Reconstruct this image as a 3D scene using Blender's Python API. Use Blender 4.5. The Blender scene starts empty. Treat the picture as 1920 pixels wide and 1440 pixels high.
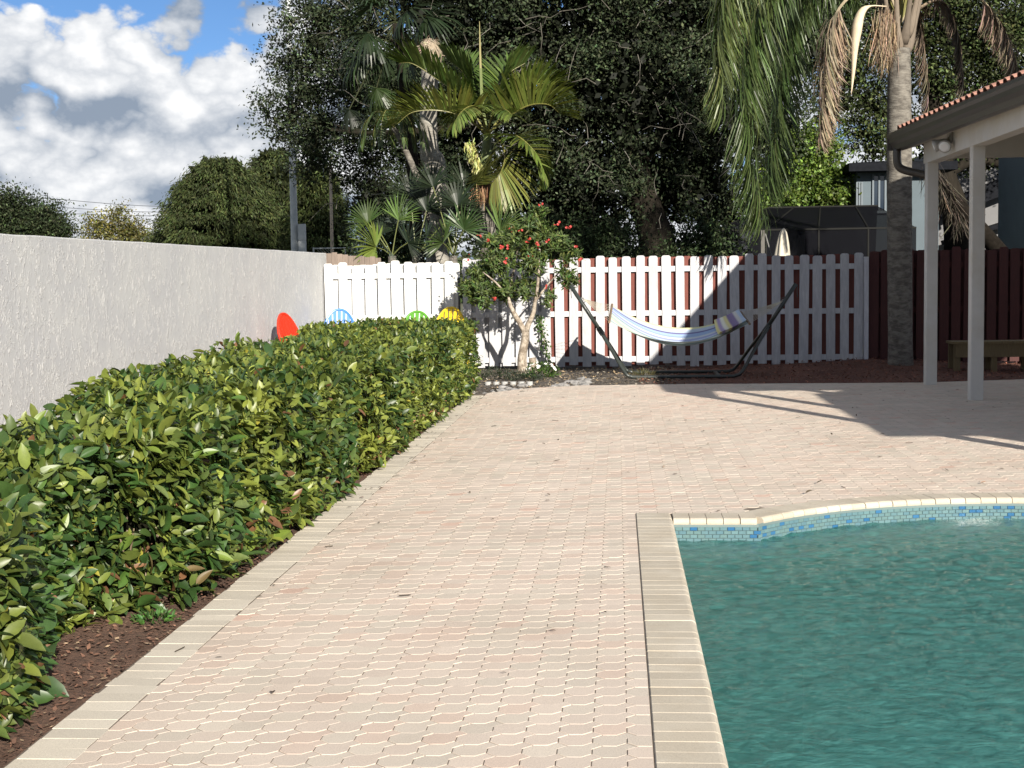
import bpy, bmesh, math, random
import numpy as np
from mathutils import Vector, Matrix, noise as mnoise
from mathutils.geometry import tessellate_polygon

rng = np.random.default_rng(11)
random.seed(5)
scn = bpy.context.scene
col = scn.collection

# ------------------------------------------------------------------ camera
CAMZ, FPX = 1.52, 2700.0
YAW, PITCH, ROLL = math.radians(4.24), math.radians(4.18), math.radians(-0.8)
RC = Matrix.Rotation(YAW, 3, 'Z') @ Matrix.Rotation(math.pi/2 - PITCH, 3, 'X') @ Matrix.Rotation(ROLL, 3, 'Z')
cd = bpy.data.cameras.new('camera')
cam = bpy.data.objects.new('camera', cd)
col.objects.link(cam)
cam.location = (0, 0, CAMZ)
cam.rotation_euler = RC.to_euler()
cd.sensor_width = 36.0
cd.lens = 36.0 * FPX / 1920.0
cd.clip_start, cd.clip_end = 0.05, 3000.0
scn.camera = cam

# ------------------------------------------------------------------ light
SUN = Vector((0.42, -1.0, 0.41)).normalized()          # towards the sun
sd = bpy.data.lights.new('sun', 'SUN')
sd.energy, sd.angle, sd.color = 4.6, math.radians(0.53), (1.0, 0.93, 0.82)
so = bpy.data.objects.new('sun', sd)
col.objects.link(so)
so.rotation_euler = SUN.to_track_quat('Z', 'Y').to_euler()
so.location = (10, -20, 20)

world = bpy.data.worlds.new('World')
scn.world = world
world.use_nodes = True
def build_sky():
    nt = world.node_tree
    N, K = nt.nodes, nt.links
    N.clear()
    out = N.new('ShaderNodeOutputWorld')
    sky = N.new('ShaderNodeTexSky')
    sky.sky_type = 'NISHITA'
    sky.sun_disc = False
    sky.sun_elevation = math.asin(SUN.z)
    sky.sun_rotation = math.atan2(SUN.x, SUN.y)
    sky.dust_density, sky.ozone_density, sky.air_density = 0.0, 4.0, 0.62
    bsky = N.new('ShaderNodeBackground')
    bsky.inputs[1].default_value = 0.056
    hs = N.new('ShaderNodeHueSaturation')
    hs.inputs['Saturation'].default_value = 1.04
    K.new(sky.outputs[0], hs.inputs['Color'])
    K.new(hs.outputs[0], bsky.inputs[0])
    tc = N.new('ShaderNodeTexCoord')
    def mp(scale, loc=(0, 0, 0)):
        m = N.new('ShaderNodeMapping')
        m.inputs['Scale'].default_value = scale
        m.inputs['Location'].default_value = loc
        K.new(tc.outputs['Generated'], m.inputs[0])
        return m.outputs[0]
    def fb(vec, scale, det, rough=0.55, dist=0.0):
        n = N.new('ShaderNodeTexNoise')
        n.inputs['Scale'].default_value = scale
        n.inputs['Detail'].default_value = det
        n.inputs['Roughness'].default_value = rough
        n.inputs['Distortion'].default_value = dist
        K.new(vec, n.inputs['Vector'])
        return n.outputs[0]
    def ma(op, a, b=None, c=None, clamp=False):
        n = N.new('ShaderNodeMath')
        n.operation = op
        n.use_clamp = clamp
        for i, x in enumerate((a, b, c)):
            if x is None: continue
            if isinstance(x, (int, float)): n.inputs[i].default_value = x
            else: K.new(x, n.inputs[i])
        return n.outputs[0]
    def mrange(x, a, b, c=0.0, d=1.0):
        n = N.new('ShaderNodeMapRange')
        n.interpolation_type = 'SMOOTHSTEP'
        for i, q in enumerate((a, b, c, d)): n.inputs[i + 1].default_value = q
        K.new(x, n.inputs[0])
        return n.outputs[0]
    sep = N.new('ShaderNodeSeparateXYZ')
    K.new(tc.outputs['Generated'], sep.inputs[0])
    el = sep.outputs[2]
    SC = (1, 1, 1.45)
    OFF = (12.1, 2.4, 0.0)
    def billow(v, scale, det):          # puffy: folded noise
        f = fb(v, scale, det, 0.5)
        return ma('ABSOLUTE', ma('SUBTRACT', f, 0.5))
    def low(dz):
        v = mp(SC, (OFF[0], OFF[1], OFF[2] + dz))
        a = ma('MULTIPLY', fb(v, 6.5, 2.0, 0.5), 1.35)
        return v, ma('MULTIPLY_ADD', billow(v, 15.0, 0.5), 1.15, a)
    v0, l0 = low(0.0)
    v1, l1 = low(0.034)
    puff = billow(v0, 30.0, 6.0)
    d0 = ma('MULTIPLY_ADD', puff, 0.85, l0)
    # cloud bank low in the sky, unseen cover overhead added for ambient fill
    bias = mrange(el, 0.155, 0.225, 0.205, 0.0)
    mask = mrange(ma('ADD', d0, bias), 0.80, 0.90)
    shade = mrange(ma('SUBTRACT', l0, l1), -0.26, 0.16)
    sh = ma('MULTIPLY_ADD', puff, 2.6, ma('MULTIPLY_ADD', shade, 0.80, -0.25), clamp=True)
    mixc = N.new('ShaderNodeMix')
    mixc.data_type = 'RGBA'
    mixc.inputs[6].default_value = (0.27, 0.33, 0.42, 1)
    mixc.inputs[7].default_value = (1.0, 1.0, 1.0, 1)
    K.new(sh, mixc.inputs[0])
    bcl = N.new('ShaderNodeBackground')
    K.new(mixc.outputs[2], bcl.inputs[0])
    bcl.inputs[1].default_value = 0.55
    ms = N.new('ShaderNodeMixShader')
    K.new(mask, ms.inputs[0])
    K.new(bsky.outputs[0], ms.inputs[1])
    K.new(bcl.outputs[0], ms.inputs[2])
    K.new(ms.outputs[0], out.inputs[0])
build_sky()

scn.render.engine = 'CYCLES'
scn.view_settings.view_transform = 'Standard'
scn.view_settings.look = 'None'
scn.view_settings.exposure = 1.0
scn.view_settings.gamma = 1.0
scn.view_settings.use_curve_mapping = False
scn.cycles.max_bounces = 6
scn.cycles.diffuse_bounces = 3
scn.cycles.glossy_bounces = 3
scn.cycles.transmission_bounces = 4
scn.cycles.transparent_max_bounces = 12
scn.cycles.volume_bounces = 0
scn.cycles.caustics_reflective = False
scn.cycles.caustics_refractive = False
scn.cycles.use_denoising = True
scn.cycles.sample_clamp_indirect = 4.0

# ------------------------------------------------------------------ helpers
def ray(u, v):
    d = Vector(((u - 960) / FPX, -(v - 720) / FPX, -1.0))
    return RC @ d
def at(u, v, Y):                     # the point seen at (u, v) that stands Y metres down the garden
    d = ray(u, v)
    return Vector((0, 0, CAMZ)) + d * (Y / d.y)
def gnd(u, v, z=0.0):
    d = ray(u, v)
    return Vector((0, 0, CAMZ)) + d * ((z - CAMZ) / d.z)

WL = {}
def link(o, parent=None, loc=(0, 0, 0)):
    col.objects.link(o)
    loc = Vector(loc)
    if parent is not None:
        o.parent = parent
        o.location = loc - WL[parent.name]
    else:
        o.location = loc
    WL[o.name] = loc
    return o
def tag(o, label=None, cat=None, group=None, kind=None):
    if label: o['label'] = label
    if cat: o['category'] = cat
    if group: o['group'] = group
    if kind: o['kind'] = kind
    return o
def thing(name, label, cat, loc=(0, 0, 0), group=None, kind=None):
    o = bpy.data.objects.new(name, None)
    o.empty_display_size = 0.1
    link(o, None, loc)
    return tag(o, label, cat, group, kind)

class MB:
    def __init__(s):
        s.v, s.f, s.c, s.n = [], [], [], 0
    def add(s, V, F, color=(1, 1, 1)):
        V = np.asarray(V, float).reshape(-1, 3)
        if isinstance(F, np.ndarray): F = [F]
        elif len(F) and not isinstance(F[0], np.ndarray):
            by = {}
            for f in F: by.setdefault(len(f), []).append(f)
            F = [np.array(x, int) for x in by.values()]
        for f in F: s.f.append(f + s.n)
        c = np.asarray(color, float)
        if c.ndim == 1: c = np.tile(c[None, :3], (len(V), 1))
        s.v.append(V); s.c.append(c)
        s.n += len(V)
        return s
    def mesh(s, name, mats, off=(0, 0, 0), smooth=False):
        V = np.concatenate(s.v) - np.array(off, float)[None]
        C = np.concatenate(s.c)
        me = bpy.data.meshes.new(name)
        me.vertices.add(len(V))
        me.vertices.foreach_set('co', V.astype(np.float32).ravel())
        lv = np.concatenate([f.ravel() for f in s.f]).astype(np.int32)
        tot = np.concatenate([np.full(len(f), f.shape[1], np.int32) for f in s.f])
        st = np.concatenate([[0], np.cumsum(tot)[:-1]]).astype(np.int32)
        me.loops.add(len(lv))
        me.loops.foreach_set('vertex_index', lv)
        me.polygons.add(len(tot))
        me.polygons.foreach_set('loop_start', st)
        try: me.polygons.foreach_set('loop_total', tot)
        except Exception: pass
        me.polygons.foreach_set('use_smooth', np.full(len(tot), bool(smooth)))
        a = me.color_attributes.new('Col', 'FLOAT_COLOR', 'POINT')
        a.data.foreach_set('color', np.concatenate([C, np.ones((len(C), 1))], 1).astype(np.float32).ravel())
        me.update(calc_edges=True)
        me.validate()
        me.materials.append(mats)
        return me
    def build(s, name, mat, parent=None, loc=None, smooth=False):
        if loc is None: loc = WL[parent.name] if parent is not None else Vector((0, 0, 0))
        o = bpy.data.objects.new(name, s.mesh(name, mat, loc, smooth))
        return link(o, parent, loc)

def unit(a):
    return a / np.maximum(np.linalg.norm(a, axis=-1, keepdims=True), 1e-9)
BOXF = np.array([[0, 3, 2, 1], [4, 5, 6, 7], [0, 1, 5, 4], [1, 2, 6, 5], [2, 3, 7, 6], [3, 0, 4, 7]])
def box(mb, x0, x1, y0, y1, z0, z1, color=(1, 1, 1), M=None):
    V = np.array([[x0, y0, z0], [x1, y0, z0], [x1, y1, z0], [x0, y1, z0], [x0, y0, z1], [x1, y0, z1], [x1, y1, z1], [x0, y1, z1]], float)
    if M is not None: V = V @ np.array(M.to_3x3()).T + np.array(M.translation)
    return mb.add(V, BOXF, color)
def bar(mb, a, b, w, h, color=(1, 1, 1), up=(0, 0, 1)):   # a square bar from a to b
    a, b = np.array(a, float), np.array(b, float)
    d = unit(b - a); u = np.array(up, float)
    if abs(d @ u) > .95: u = np.array((0, 1.0, 0))
    s = unit(np.cross(d, u)); u = np.cross(s, d)
    V = [p + s * sx * w / 2 + u * sz * h / 2 for p in (a, b) for sx, sz in ((-1, -1), (1, -1), (1, 1), (-1, 1))]
    return mb.add(np.array(V), BOXF, color)
def tube(mb, path, rad, n=8, color=(1, 1, 1), cap=True, squash=None):
    P = np.array([tuple(p) for p in path], float)
    m = len(P)
    R = np.full(m, rad, float) if np.isscalar(rad) else np.asarray(rad, float)
    T = np.gradient(P, axis=0); T = unit(T)
    ref = np.array((0.13, 0.97, 0.2)) if abs(T[0][2]) > .8 else np.array((0, 0, 1.0))
    V = []
    ang = np.linspace(0, 2 * math.pi, n, endpoint=False)
    for i in range(m):
        s = unit(np.cross(T[i], ref)); u = np.cross(s, T[i])
        V.append(P[i] + R[i] * (np.cos(ang)[:, None] * s + np.sin(ang)[:, None] * u * (squash or 1)))
        ref = u
    V = np.concatenate(V)
    i = np.arange(m - 1)[:, None] * n; j = np.arange(n)[None]; k = (j + 1) % n
    F = np.stack([i + j, i + k, i + n + k, i + n + j], -1).reshape(-1, 4)
    c = color
    if isinstance(color, np.ndarray) and color.ndim == 2: c = np.repeat(color, n, 0)
    fs = [F]
    if cap: fs += [np.array([list(range(n))[::-1]]), np.array([[(m - 1) * n + q for q in range(n)]])]
    return mb.add(V, fs, c)
def bez(pts, n=12):                    # smooth curve through control points (Bernstein)
    P = np.array([tuple(p) for p in pts], float)
    k = len(P) - 1
    t = np.linspace(0, 1, n)[:, None]
    return sum(math.comb(k, i) * (1 - t) ** (k - i) * t ** i * P[i] for i in range(k + 1))
def spl(pts, n=20):                    # Catmull-Rom through points
    P = np.array([tuple(p) for p in pts], float)
    P = np.vstack([2 * P[0] - P[1], P, 2 * P[-1] - P[-2]])
    out = []
    m = len(P) - 3
    for t in np.linspace(0, m - 1e-6, n):
        i = int(t); f = t - i
        a, b, c, d = P[i:i + 4]
        out.append(0.5 * (2 * b + (c - a) * f + (2 * a - 5 * b + 4 * c - d) * f * f + (3 * b - a - 3 * c + d) * f ** 3))
    return np.array(out)

def leaves(mb, P, D, N, L, W, colr, kind='quad', curl=0.15):
    P, D, N = np.asarray(P, float), unit(np.asarray(D, float)), np.asarray(N, float)
    n = len(P)
    S = unit(np.cross(D, N)); N = np.cross(S, D)
    L = np.broadcast_to(np.asarray(L, float).reshape(-1, 1), (n, 1)); W = np.broadcast_to(np.asarray(W, float).reshape(-1, 1), (n, 1))
    cc = np.broadcast_to(np.asarray(colr, float), (n, 3))
    if kind == 'quad':
        V = np.stack([P, P + D * L * .45 + S * W / 2, P + D * L, P + D * L * .5 - S * W / 2], 1)
        F = np.arange(n)[:, None] * 4 + np.arange(4)[None]
        mb.add(V.reshape(-1, 3), F, np.repeat(cc, 4, 0)); return
    if kind == 'fold':
        h = W * .16; k = L * curl
        V = np.stack([P,
                      P + D * L * .33 + S * W * .5 + N * h, P + D * L * .70 + S * W * .38 + N * (h - k * .35),
                      P + D * L - N * k,
                      P + D * L * .70 - S * W * .38 + N * (h - k * .35), P + D * L * .33 - S * W * .5 + N * h,
                      P + D * L * .33, P + D * L * .70 - N * k * .35], 1)
        b = np.arange(n)[:, None] * 8
        tri = np.concatenate([b + np.array([[0, 6, 1]]), b + np.array([[0, 5, 6]]), b + np.array([[7, 3, 2]]), b + np.array([[7, 4, 3]])])
        qd = np.concatenate([b + np.array([[6, 7, 2, 1]]), b + np.array([[5, 4, 7, 6]])])
        mb.add(V.reshape(-1, 3), [tri, qd], np.repeat(cc, 8, 0)); return
    if kind == 'oval':
        h = W * .17; k = L * curl
        st = ((.0, .06, 0.), (.2, .38, .05), (.5, .5, .28), (.8, .34, .65), (1., .02, 1.))
        R = []
        for t, w, c in st:
            z = N * (h * w * 2) - N * k * c
            R += [P + D * L * t + S * W * w + z, P + D * L * t - N * k * c, P + D * L * t - S * W * w + z]
        V = np.stack(R, 1); b = np.arange(n)[:, None] * 15
        qd = np.concatenate([b + np.array([[3 * i + j, 3 * i + j + 1, 3 * i + j + 4, 3 * i + j + 3]]) for i in range(4) for j in range(2)])
        mb.add(V.reshape(-1, 3), [qd], np.repeat(cc, 15, 0)); return
    if kind == 'strip':                 # long blade with a drooping tip, N is the droop axis reversed
        k = L * curl
        V = np.stack([P - S * W * .25, P + S * W * .25,
                      P + D * L * .4 + S * W * .5 - N * k * .15, P + D * L * .4 - S * W * .5 - N * k * .15,
                      P + D * L * .75 + S * W * .36 - N * k * .52, P + D * L * .75 - S * W * .36 - N * k * .52,
                      P + D * L * .97 - N * k], 1)
        b = np.arange(n)[:, None] * 7
        qd = np.concatenate([b + np.array([[0, 1, 2, 3]]), b + np.array([[3, 2, 4, 5]])])
        mb.add(V.reshape(-1, 3), [qd, b + np.array([[5, 4, 6]])], np.repeat(cc, 7, 0))
def rsph(n):
    return unit(rng.normal(size=(n, 3)))
def jit(c, n, amt=0.25, hue=0.08):
    c = np.array(c, float)[None]
    k = np.exp(rng.normal(0, amt, (n, 1)))
    h = 1 + rng.normal(0, hue, (n, 3))
    return np.clip(c * k * h, 0, 1)

# ------------------------------------------------------------------ materials
def mat(name, base=(.5, .5, .5), rough=.6, spec=.5, attr=False, var=0.0, vscale=8.0, vdet=5.0, bump=0.0, bscale=40.0, bdet=6.0, stretch=(1, 1, 1),
        base2=None, mixscale=3.0, mixlo=.4, mixhi=.6, mixdet=6.0, trans=0.0, tcol=None, metal=0.0, coat=0.0, bdist=0.02, mixstretch=(1, 1, 1)):
    m = bpy.data.materials.new(name)
    m.use_nodes = True
    nt = m.node_tree; N, K = nt.nodes, nt.links
    p = N['Principled BSDF']
    p.inputs['Roughness'].default_value = rough
    p.inputs['Specular IOR Level'].default_value = spec
    p.inputs['Metallic'].default_value = metal
    p.inputs['Coat Weight'].default_value = coat
    geo = N.new('ShaderNodeNewGeometry')
    def mapv(sc):
        mm = N.new('ShaderNodeMapping'); mm.inputs['Scale'].default_value = sc
        K.new(geo.outputs['Position'], mm.inputs[0]); return mm.outputs[0]
    def noi(vec, s, d, r=.6):
        n = N.new('ShaderNodeTexNoise'); n.inputs['Scale'].default_value = s; n.inputs['Detail'].default_value = d; n.inputs['Roughness'].default_value = r
        K.new(vec, n.inputs['Vector']); return n.outputs[0]
    def rgb(c):
        n = N.new('ShaderNodeRGB'); n.outputs[0].default_value = (*c, 1); return n.outputs[0]
    def mix(f, a, b, mode='MIX'):
        n = N.new('ShaderNodeMix'); n.data_type = 'RGBA'; n.blend_type = mode
        if isinstance(f, float): n.inputs[0].default_value = f
        else: K.new(f, n.inputs[0])
        K.new(a, n.inputs[6]); K.new(b, n.inputs[7]); return n.outputs[2]
    def mr(x, a, b, c=0., d=1.):
        n = N.new('ShaderNodeMapRange')
        for i, q in enumerate((a, b, c, d)): n.inputs[i + 1].default_value = q
        K.new(x, n.inputs[0]); return n.outputs[0]
    c = rgb(base)
    if base2 is not None:
        c = mix(mr(noi(mapv(mixstretch), mixscale, mixdet), mixlo, mixhi), c, rgb(base2))
    if attr:
        a = N.new('ShaderNodeAttribute'); a.attribute_name = 'Col'
        c = mix(1.0, c, a.outputs['Color'], 'MULTIPLY')
    if var > 0:
        g = mr(noi(mapv(stretch), vscale, vdet), .25, .75, 1 - var, 1 + var)
        cmb = N.new('ShaderNodeCombineColor')
        for i in range(3): K.new(g, cmb.inputs[i])
        c = mix(1.0, c, cmb.outputs[0], 'MULTIPLY')
    K.new(c, p.inputs['Base Color'])
    if bump > 0:
        b = N.new('ShaderNodeBump'); b.inputs['Strength'].default_value = bump; b.inputs['Distance'].default_value = bdist
        K.new(noi(mapv(stretch), bscale, bdet), b.inputs['Height']); K.new(b.outputs[0], p.inputs['Normal'])
    if trans > 0:
        t = N.new('ShaderNodeBsdfTranslucent')
        if tcol is None: K.new(c, t.inputs[0])
        else:
            K.new(mix(1.0, c, rgb(tcol), 'MULTIPLY'), t.inputs[0])
        ms = N.new('ShaderNodeMixShader'); ms.inputs[0].default_value = trans
        K.new(p.outputs[0], ms.inputs[1]); K.new(t.outputs[0], ms.inputs[2])
        K.new(ms.outputs[0], N['Material Output'].inputs[0])
    return m

M = {}
M['paver'] = mat('paver_concrete', attr=True, base=(1, 1, 1), rough=.85, spec=.25, base2=(.90, .885, .87), mixscale=1.1, mixlo=.45, mixhi=.7, mixdet=8, var=.20, vscale=210, vdet=2, bump=.35, bscale=300, bdet=3, bdist=.002)
M['coping'] = mat('coping_concrete', attr=True, base=(1, 1, 1), rough=.8, spec=.3, base2=(.90, .88, .85), mixscale=3, mixdet=8, var=.18, vscale=200, vdet=3, bump=.3, bscale=380, bdet=3, bdist=.002)
M['sand'] = mat('joint_sand', (.15, .12, .095), .95, var=.3, vscale=30)
M['soil'] = mat('bed_soil', (.085, .060, .045), .95, base2=(.14, .115, .09), mixscale=5, var=.45, vscale=45, bump=.8, bscale=60, bdist=.03)
M['chip'] = mat('bark_chip', (1, 1, 1), .9, attr=True, var=.25, vscale=60)
M['lawn'] = mat('yard_ground', (.07, .085, .035), .95, base2=(.13, .11, .07), mixscale=.6, var=.4, vscale=12)
M['leaf_hedge'] = mat('hedge_leaf', (1, 1, 1), .42, spec=.5, attr=True, var=.15, vscale=40, trans=.22, tcol=(1.25, 1.3, .55))
M['leaf_oak'] = mat('oak_leaf', (1, 1, 1), .6, spec=.14, attr=True, trans=.12)
M['leaf_soft'] = mat('soft_leaf', (1, 1, 1), .5, spec=.4, attr=True, trans=.28, tcol=(1.2, 1.25, .6))
M['frond'] = mat('palm_frond', (1, 1, 1), .42, spec=.45, attr=True, trans=.22, tcol=(1.2, 1.2, .55))
M['core'] = mat('core_shade', (.014, .014, .008), .95, spec=.05)
M['bark'] = mat('grey_bark', (.19, .165, .135), .9, base2=(.30, .28, .24), mixscale=6, var=.35, vscale=18, bump=.8, bscale=22, stretch=(1, 1, .35), bdist=.03)
M['bark_dark'] = mat('dark_bark', (.020, .017, .013), .95, spec=.1, var=.4, vscale=12, bump=.8, bscale=14, stretch=(1, 1, .3), bdist=.04)
M['palm_bark'] = mat('palm_bark', (.095, .085, .072), .9, base2=(.185, .17, .145), mixscale=7, mixstretch=(1, 1, 2.2), var=.3, vscale=25, bump=.7, bscale=16, stretch=(.6, .6, 3.5), bdist=.03)
M['wood_pale'] = mat('attr_wood', (1, 1, 1), .8, attr=True, var=.22, vscale=14, stretch=(5, 5, .6), bump=.25, bscale=40, bdist=.004)
M['plain'] = mat('attr_plain', (1, 1, 1), .6, attr=True, var=.06, vscale=6)
M['fibre'] = mat('palm_fibre', (1, 1, 1), .95, attr=True, var=.4, vscale=50, stretch=(1, 1, .2))
print('p1')
# ------------------------------------------------------------------ pool outline
PXL, PXR, PYS = 0.335, 4.765, 9.0          # inner left, inner right, shoulder
PCX, PCY, PRI, PRO = 2.55, 7.685, 2.135, 2.365
WATER = -0.135
PY0 = -2.5
def pool_outline(off=0.0, n=28):
    R = PRI + off
    ys = PYS + off
    a0 = math.asin((ys - PCY) / R)
    arc = [(PCX + R * math.cos(a), PCY + R * math.sin(a)) for a in np.linspace(math.pi - a0, a0, n)]
    return [(PXL - off, PY0 - off), (PXL - off, ys)] + arc + [(PXR + off, ys), (PXR + off, PY0 - off)]
def inpool(x, y, off):
    if x < PXL - off or x > PXR + off or y < PY0 - off: return False
    return y < PYS + off or (math.hypot(x - PCX, y - PCY) < PRI + off)

FAR = [(-2.2, 18.4), (-1.9, 18.9), (-1.2, 20.0), (-.55, 20.35), (1.0, 20.45), (4.2, 20.35), (6.0, 20.9), (11., 21.6)]
def yfar(x):
    return float(np.interp(x, [p[0] for p in FAR], [p[1] for p in FAR]))

def sheet(name, outer, holes, z, material, kind='structure', parent=None):
    loops = [[Vector((x, y, 0)) for x, y in outer]] + [[Vector((x, y, 0)) for x, y in h] for h in holes]
    tris = tessellate_polygon(loops)
    V = [(p.x, p.y, z) for l in loops for p in l]
    F = []
    for t in tris:
        a, b, c = [Vector(V[i]) for i in t]
        F.append(tuple(t) if (b - a).cross(c - a).z > 0 else tuple(reversed(t)))
    mb = MB(); mb.add(np.array(V), [np.array(F)])
    o = mb.build(name, material, parent)
    if kind: o['kind'] = kind
    return o

hole = pool_outline(0.16)
sheet('ground', [(-900, -300), (900, -300), (900, 1500), (-900, 1500)], [[(-.3, PY0 - .9), (-.3, 10.6), (5.4, 10.6), (5.4, PY0 - .9)]], -0.16, M['lawn'])
deck_outer = [(-1.955, -4), (12, -4)] + [(x, y) for x, y in reversed(FAR[2:])] + [(-1.955, 18.8)]
deck = sheet('pavement', deck_outer, [hole], -0.0022, M['sand'])
deck['label'] = 'beige octagonal paver deck around the pool'

# ------------------------------------------------------------------ pavers
PIT = 0.113
def offset_poly(P, d):
    P = np.asarray(P, float); n = len(P)
    prev, nxt = np.roll(P, 1, 0), np.roll(P, -1, 0)
    e0, e1 = unit(P - prev), unit(nxt - P)
    n0, n1 = np.stack([-e0[:, 1], e0[:, 0]], 1), np.stack([-e1[:, 1], e1[:, 0]], 1)
    b = n0 + n1
    k = np.maximum(1 + (n0 * n1).sum(1), .35)
    return P + b / k[:, None] * d
def area2(P):
    P = np.asarray(P); q = np.roll(P, -1, 0)
    return .5 * float((P[:, 0] * q[:, 1] - q[:, 0] * P[:, 1]).sum())
def clip(P, nx, ny, c):                      # keep nx*x+ny*y<=c
    out = []
    for i in range(len(P)):
        a, b = P[i], P[(i + 1) % len(P)]
        da, db = nx * a[0] + ny * a[1] - c, nx * b[0] + ny * b[1] - c
        if da <= 0: out.append(a)
        if (da < 0 < db) or (db < 0 < da):
            t = da / (da - db); out.append((a[0] + (b[0] - a[0]) * t, a[1] + (b[1] - a[1]) * t))
    q = []
    for p in out:
        if not q or math.hypot(p[0] - q[-1][0], p[1] - q[-1][1]) > .004: q.append(p)
    if len(q) > 2 and math.hypot(q[0][0] - q[-1][0], q[0][1] - q[-1][1]) < .004: q.pop()
    return q
def prism(P, top=0.0, bot=-.03, bev=.0008, gap=.0019):
    A = offset_poly(P, gap); B = offset_poly(P, gap + bev)
    n = len(A)
    V = np.concatenate([np.c_[A, np.full(n, bot)], np.c_[A, np.full(n, top - bev * .8)], np.c_[B, np.full(n, top)]])
    i = np.arange(n); j = (i + 1) % n
    F = [np.concatenate([np.stack([i, j, n + j, n + i], 1), np.stack([n + i, n + j, 2 * n + j, 2 * n + i], 1)]), (2 * n + i)[None]]
    return V, F
h, a, q = PIT / 2, PIT * .2071, PIT * .2929
KEY = [(h, -a), (h, a), (h + q, h), (h, h + q), (a, h), (-a, h), (-h, a), (-h, -a), (-a, -h), (a, -h)]
def paver_col(x, y):
    k = mnoise.noise(Vector((x * .55, y * .4, 3.1)))
    c = np.array((.590, .512, .440)) * (1 + .05 * k)
    r = rng.random()
    c = c * np.array((1, .985 - .05 * max(k, 0), .97 - .06 * max(k, 0)))
    if r < .25: c = c * np.array((.955, .985, .98))
    elif r < .40: c = c * np.array((1.0, .95, .935))
    elif r < .412: c = c * np.array((1.0, .86, .83))
    return c * (1 + rng.normal(0, .035))
inner = []
for i in range(-16, 100):
    X = .018 + (i + .5) * PIT
    for j in range(0, 165):
        Y = 2.9 + (j + .5) * PIT
        if X < -1.86 or X > .235 * Y + 2.3 or Y > yfar(X) + .1: continue
        P = [(X + x, Y + y) for x, y in KEY]
        cut = False
        # border joint
        if X - .1 < -1.752: P = clip(P, -1, 0, 1.752); cut = True
        # pool side
        if -.05 < X < 5.1 and Y < 9.4 and any(inpool(px, py, .233) for px, py in P):
            if Y < PYS + .2 and X < .25: P = clip(P, 1, 0, PXL - .233) if Y < PYS + .233 else clip(P, 0, -1, -(PYS + .235))
            elif X < PCX - 1.79 + .02: P = clip(P, 0, -1, -(PYS + .235))
            else:
                P = None
            cut = True
        elif Y >= 9.15 and inpool(X, Y, .33) or (Y > 9.1 and any(inpool(px, py, .233) for px, py in P)):
            dx, dy = X - PCX, Y - PCY; r = math.hypot(dx, dy); dx /= r; dy /= r
            if X < PCX - 1.8: P = clip(P, 0, -1, -(PYS + .235))
            else: P = clip(P, -dx, -dy, -(dx * PCX + dy * PCY + PRI + .234))
            cut = True
        if P is None or len(P) < 3: continue
        if Y > yfar(X) - .12:
            s = (yfar(X + .05) - yfar(X - .05)) / .1
            P = clip(P, -s, 1, yfar(X) - s * X); cut = True
        if len(P) < 3 or area2(P) < .0012: continue
        inner.append((X, Y, P, cut))
# the 300 largest (nearest) whole ones are single pieces; the rest one part
def visible_near(t):
    X, Y = t[0], t[1]
    return Y + (100 if (t[3] or not (-.415 * Y * 1.0 < X < 1e9) or Y < 4.4 or X < (-1158 / 2700) * Y - .02) else 0)
order = sorted(range(len(inner)), key=lambda i: visible_near(inner[i]))
single = set(order[:296])
PAL = [paver_col(rng.uniform(-2, 6), rng.uniform(3, 20)) for _ in range(24)]
kv, kf = prism(KEY)
kmesh = []
for c in PAL:
    mb = MB(); mb.add(kv, kf, c); kmesh.append(mb.mesh('paver', M['paver']))
mass = MB()
for idx, (X, Y, P, cut) in enumerate(inner):
    dz = rng.normal(0, .0005)
    tx, ty = rng.normal(0, .004, 2)
    if idx in single:
        o = bpy.data.objects.new('paver', kmesh[int(rng.integers(len(kmesh)))])
        link(o, deck, (X, Y, dz)); o.rotation_euler = (tx, ty, rng.normal(0, .006))
    else:
        V, F = prism(P)
        V = V.copy(); V[:, 2] += dz + (V[:, 0] - X) * ty * .8 + (V[:, 1] - Y) * tx * .8
        mass.add(V, F, paver_col(X, Y))
mo = mass.build('paver_field', M['paver'], deck); mo['kind'] = 'stuff'

# border course of bricks along the hedge
def brick_mesh(w, l, color, name='border_brick'):
    V, F = prism([(-w / 2, -l / 2), (w / 2, -l / 2), (w / 2, l / 2), (-w / 2, l / 2)], gap=.0013, bev=.0008)
    mb = MB(); mb.add(V, F, color); return mb.mesh(name, M['paver'])
bms = [brick_mesh(.198, .1045, np.array((.60, .545, .46)) * k) for k in (.9, .95, 1.0, 1.05, .98)]
y = 3.0
while y < 18.75:
    o = bpy.data.objects.new('border_brick', bms[int(rng.integers(5))])
    link(o, deck, (-1.854 + rng.normal(0, .004), y, rng.normal(0, .0007)))
    o.rotation_euler = (rng.normal(0, .004), rng.normal(0, .004), rng.normal(0, .010))
    y += .1045

# ------------------------------------------------------------------ the pool
pool = thing('swimming_pool', 'swimming pool with a rounded end, beige bullnose coping and blue mosaic waterline', 'pool', (PCX, 4, -1.4))
M['plaster'] = mat('pool_plaster', (.62, .84, .72), .8, base2=(.32, .58, .50), mixscale=4.5, mixlo=.38, mixhi=.62, mixdet=8, var=.22, vscale=9)  # mottled plaster, contrast raised in the colour to imitate ripple light
ol = np.array(pool_outline(0.02))
n = len(ol)
mb = MB()
zs = [-.055, -.45, -1.35]
V = np.concatenate([np.c_[ol, np.full(n, z)] for z in zs])
i = np.arange(n); j = (i + 1) % n
mb.add(V, np.concatenate([np.stack([i + k * n, i + (k + 1) * n, j + (k + 1) * n, j + k * n], 1) for k in range(2)]))
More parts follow.
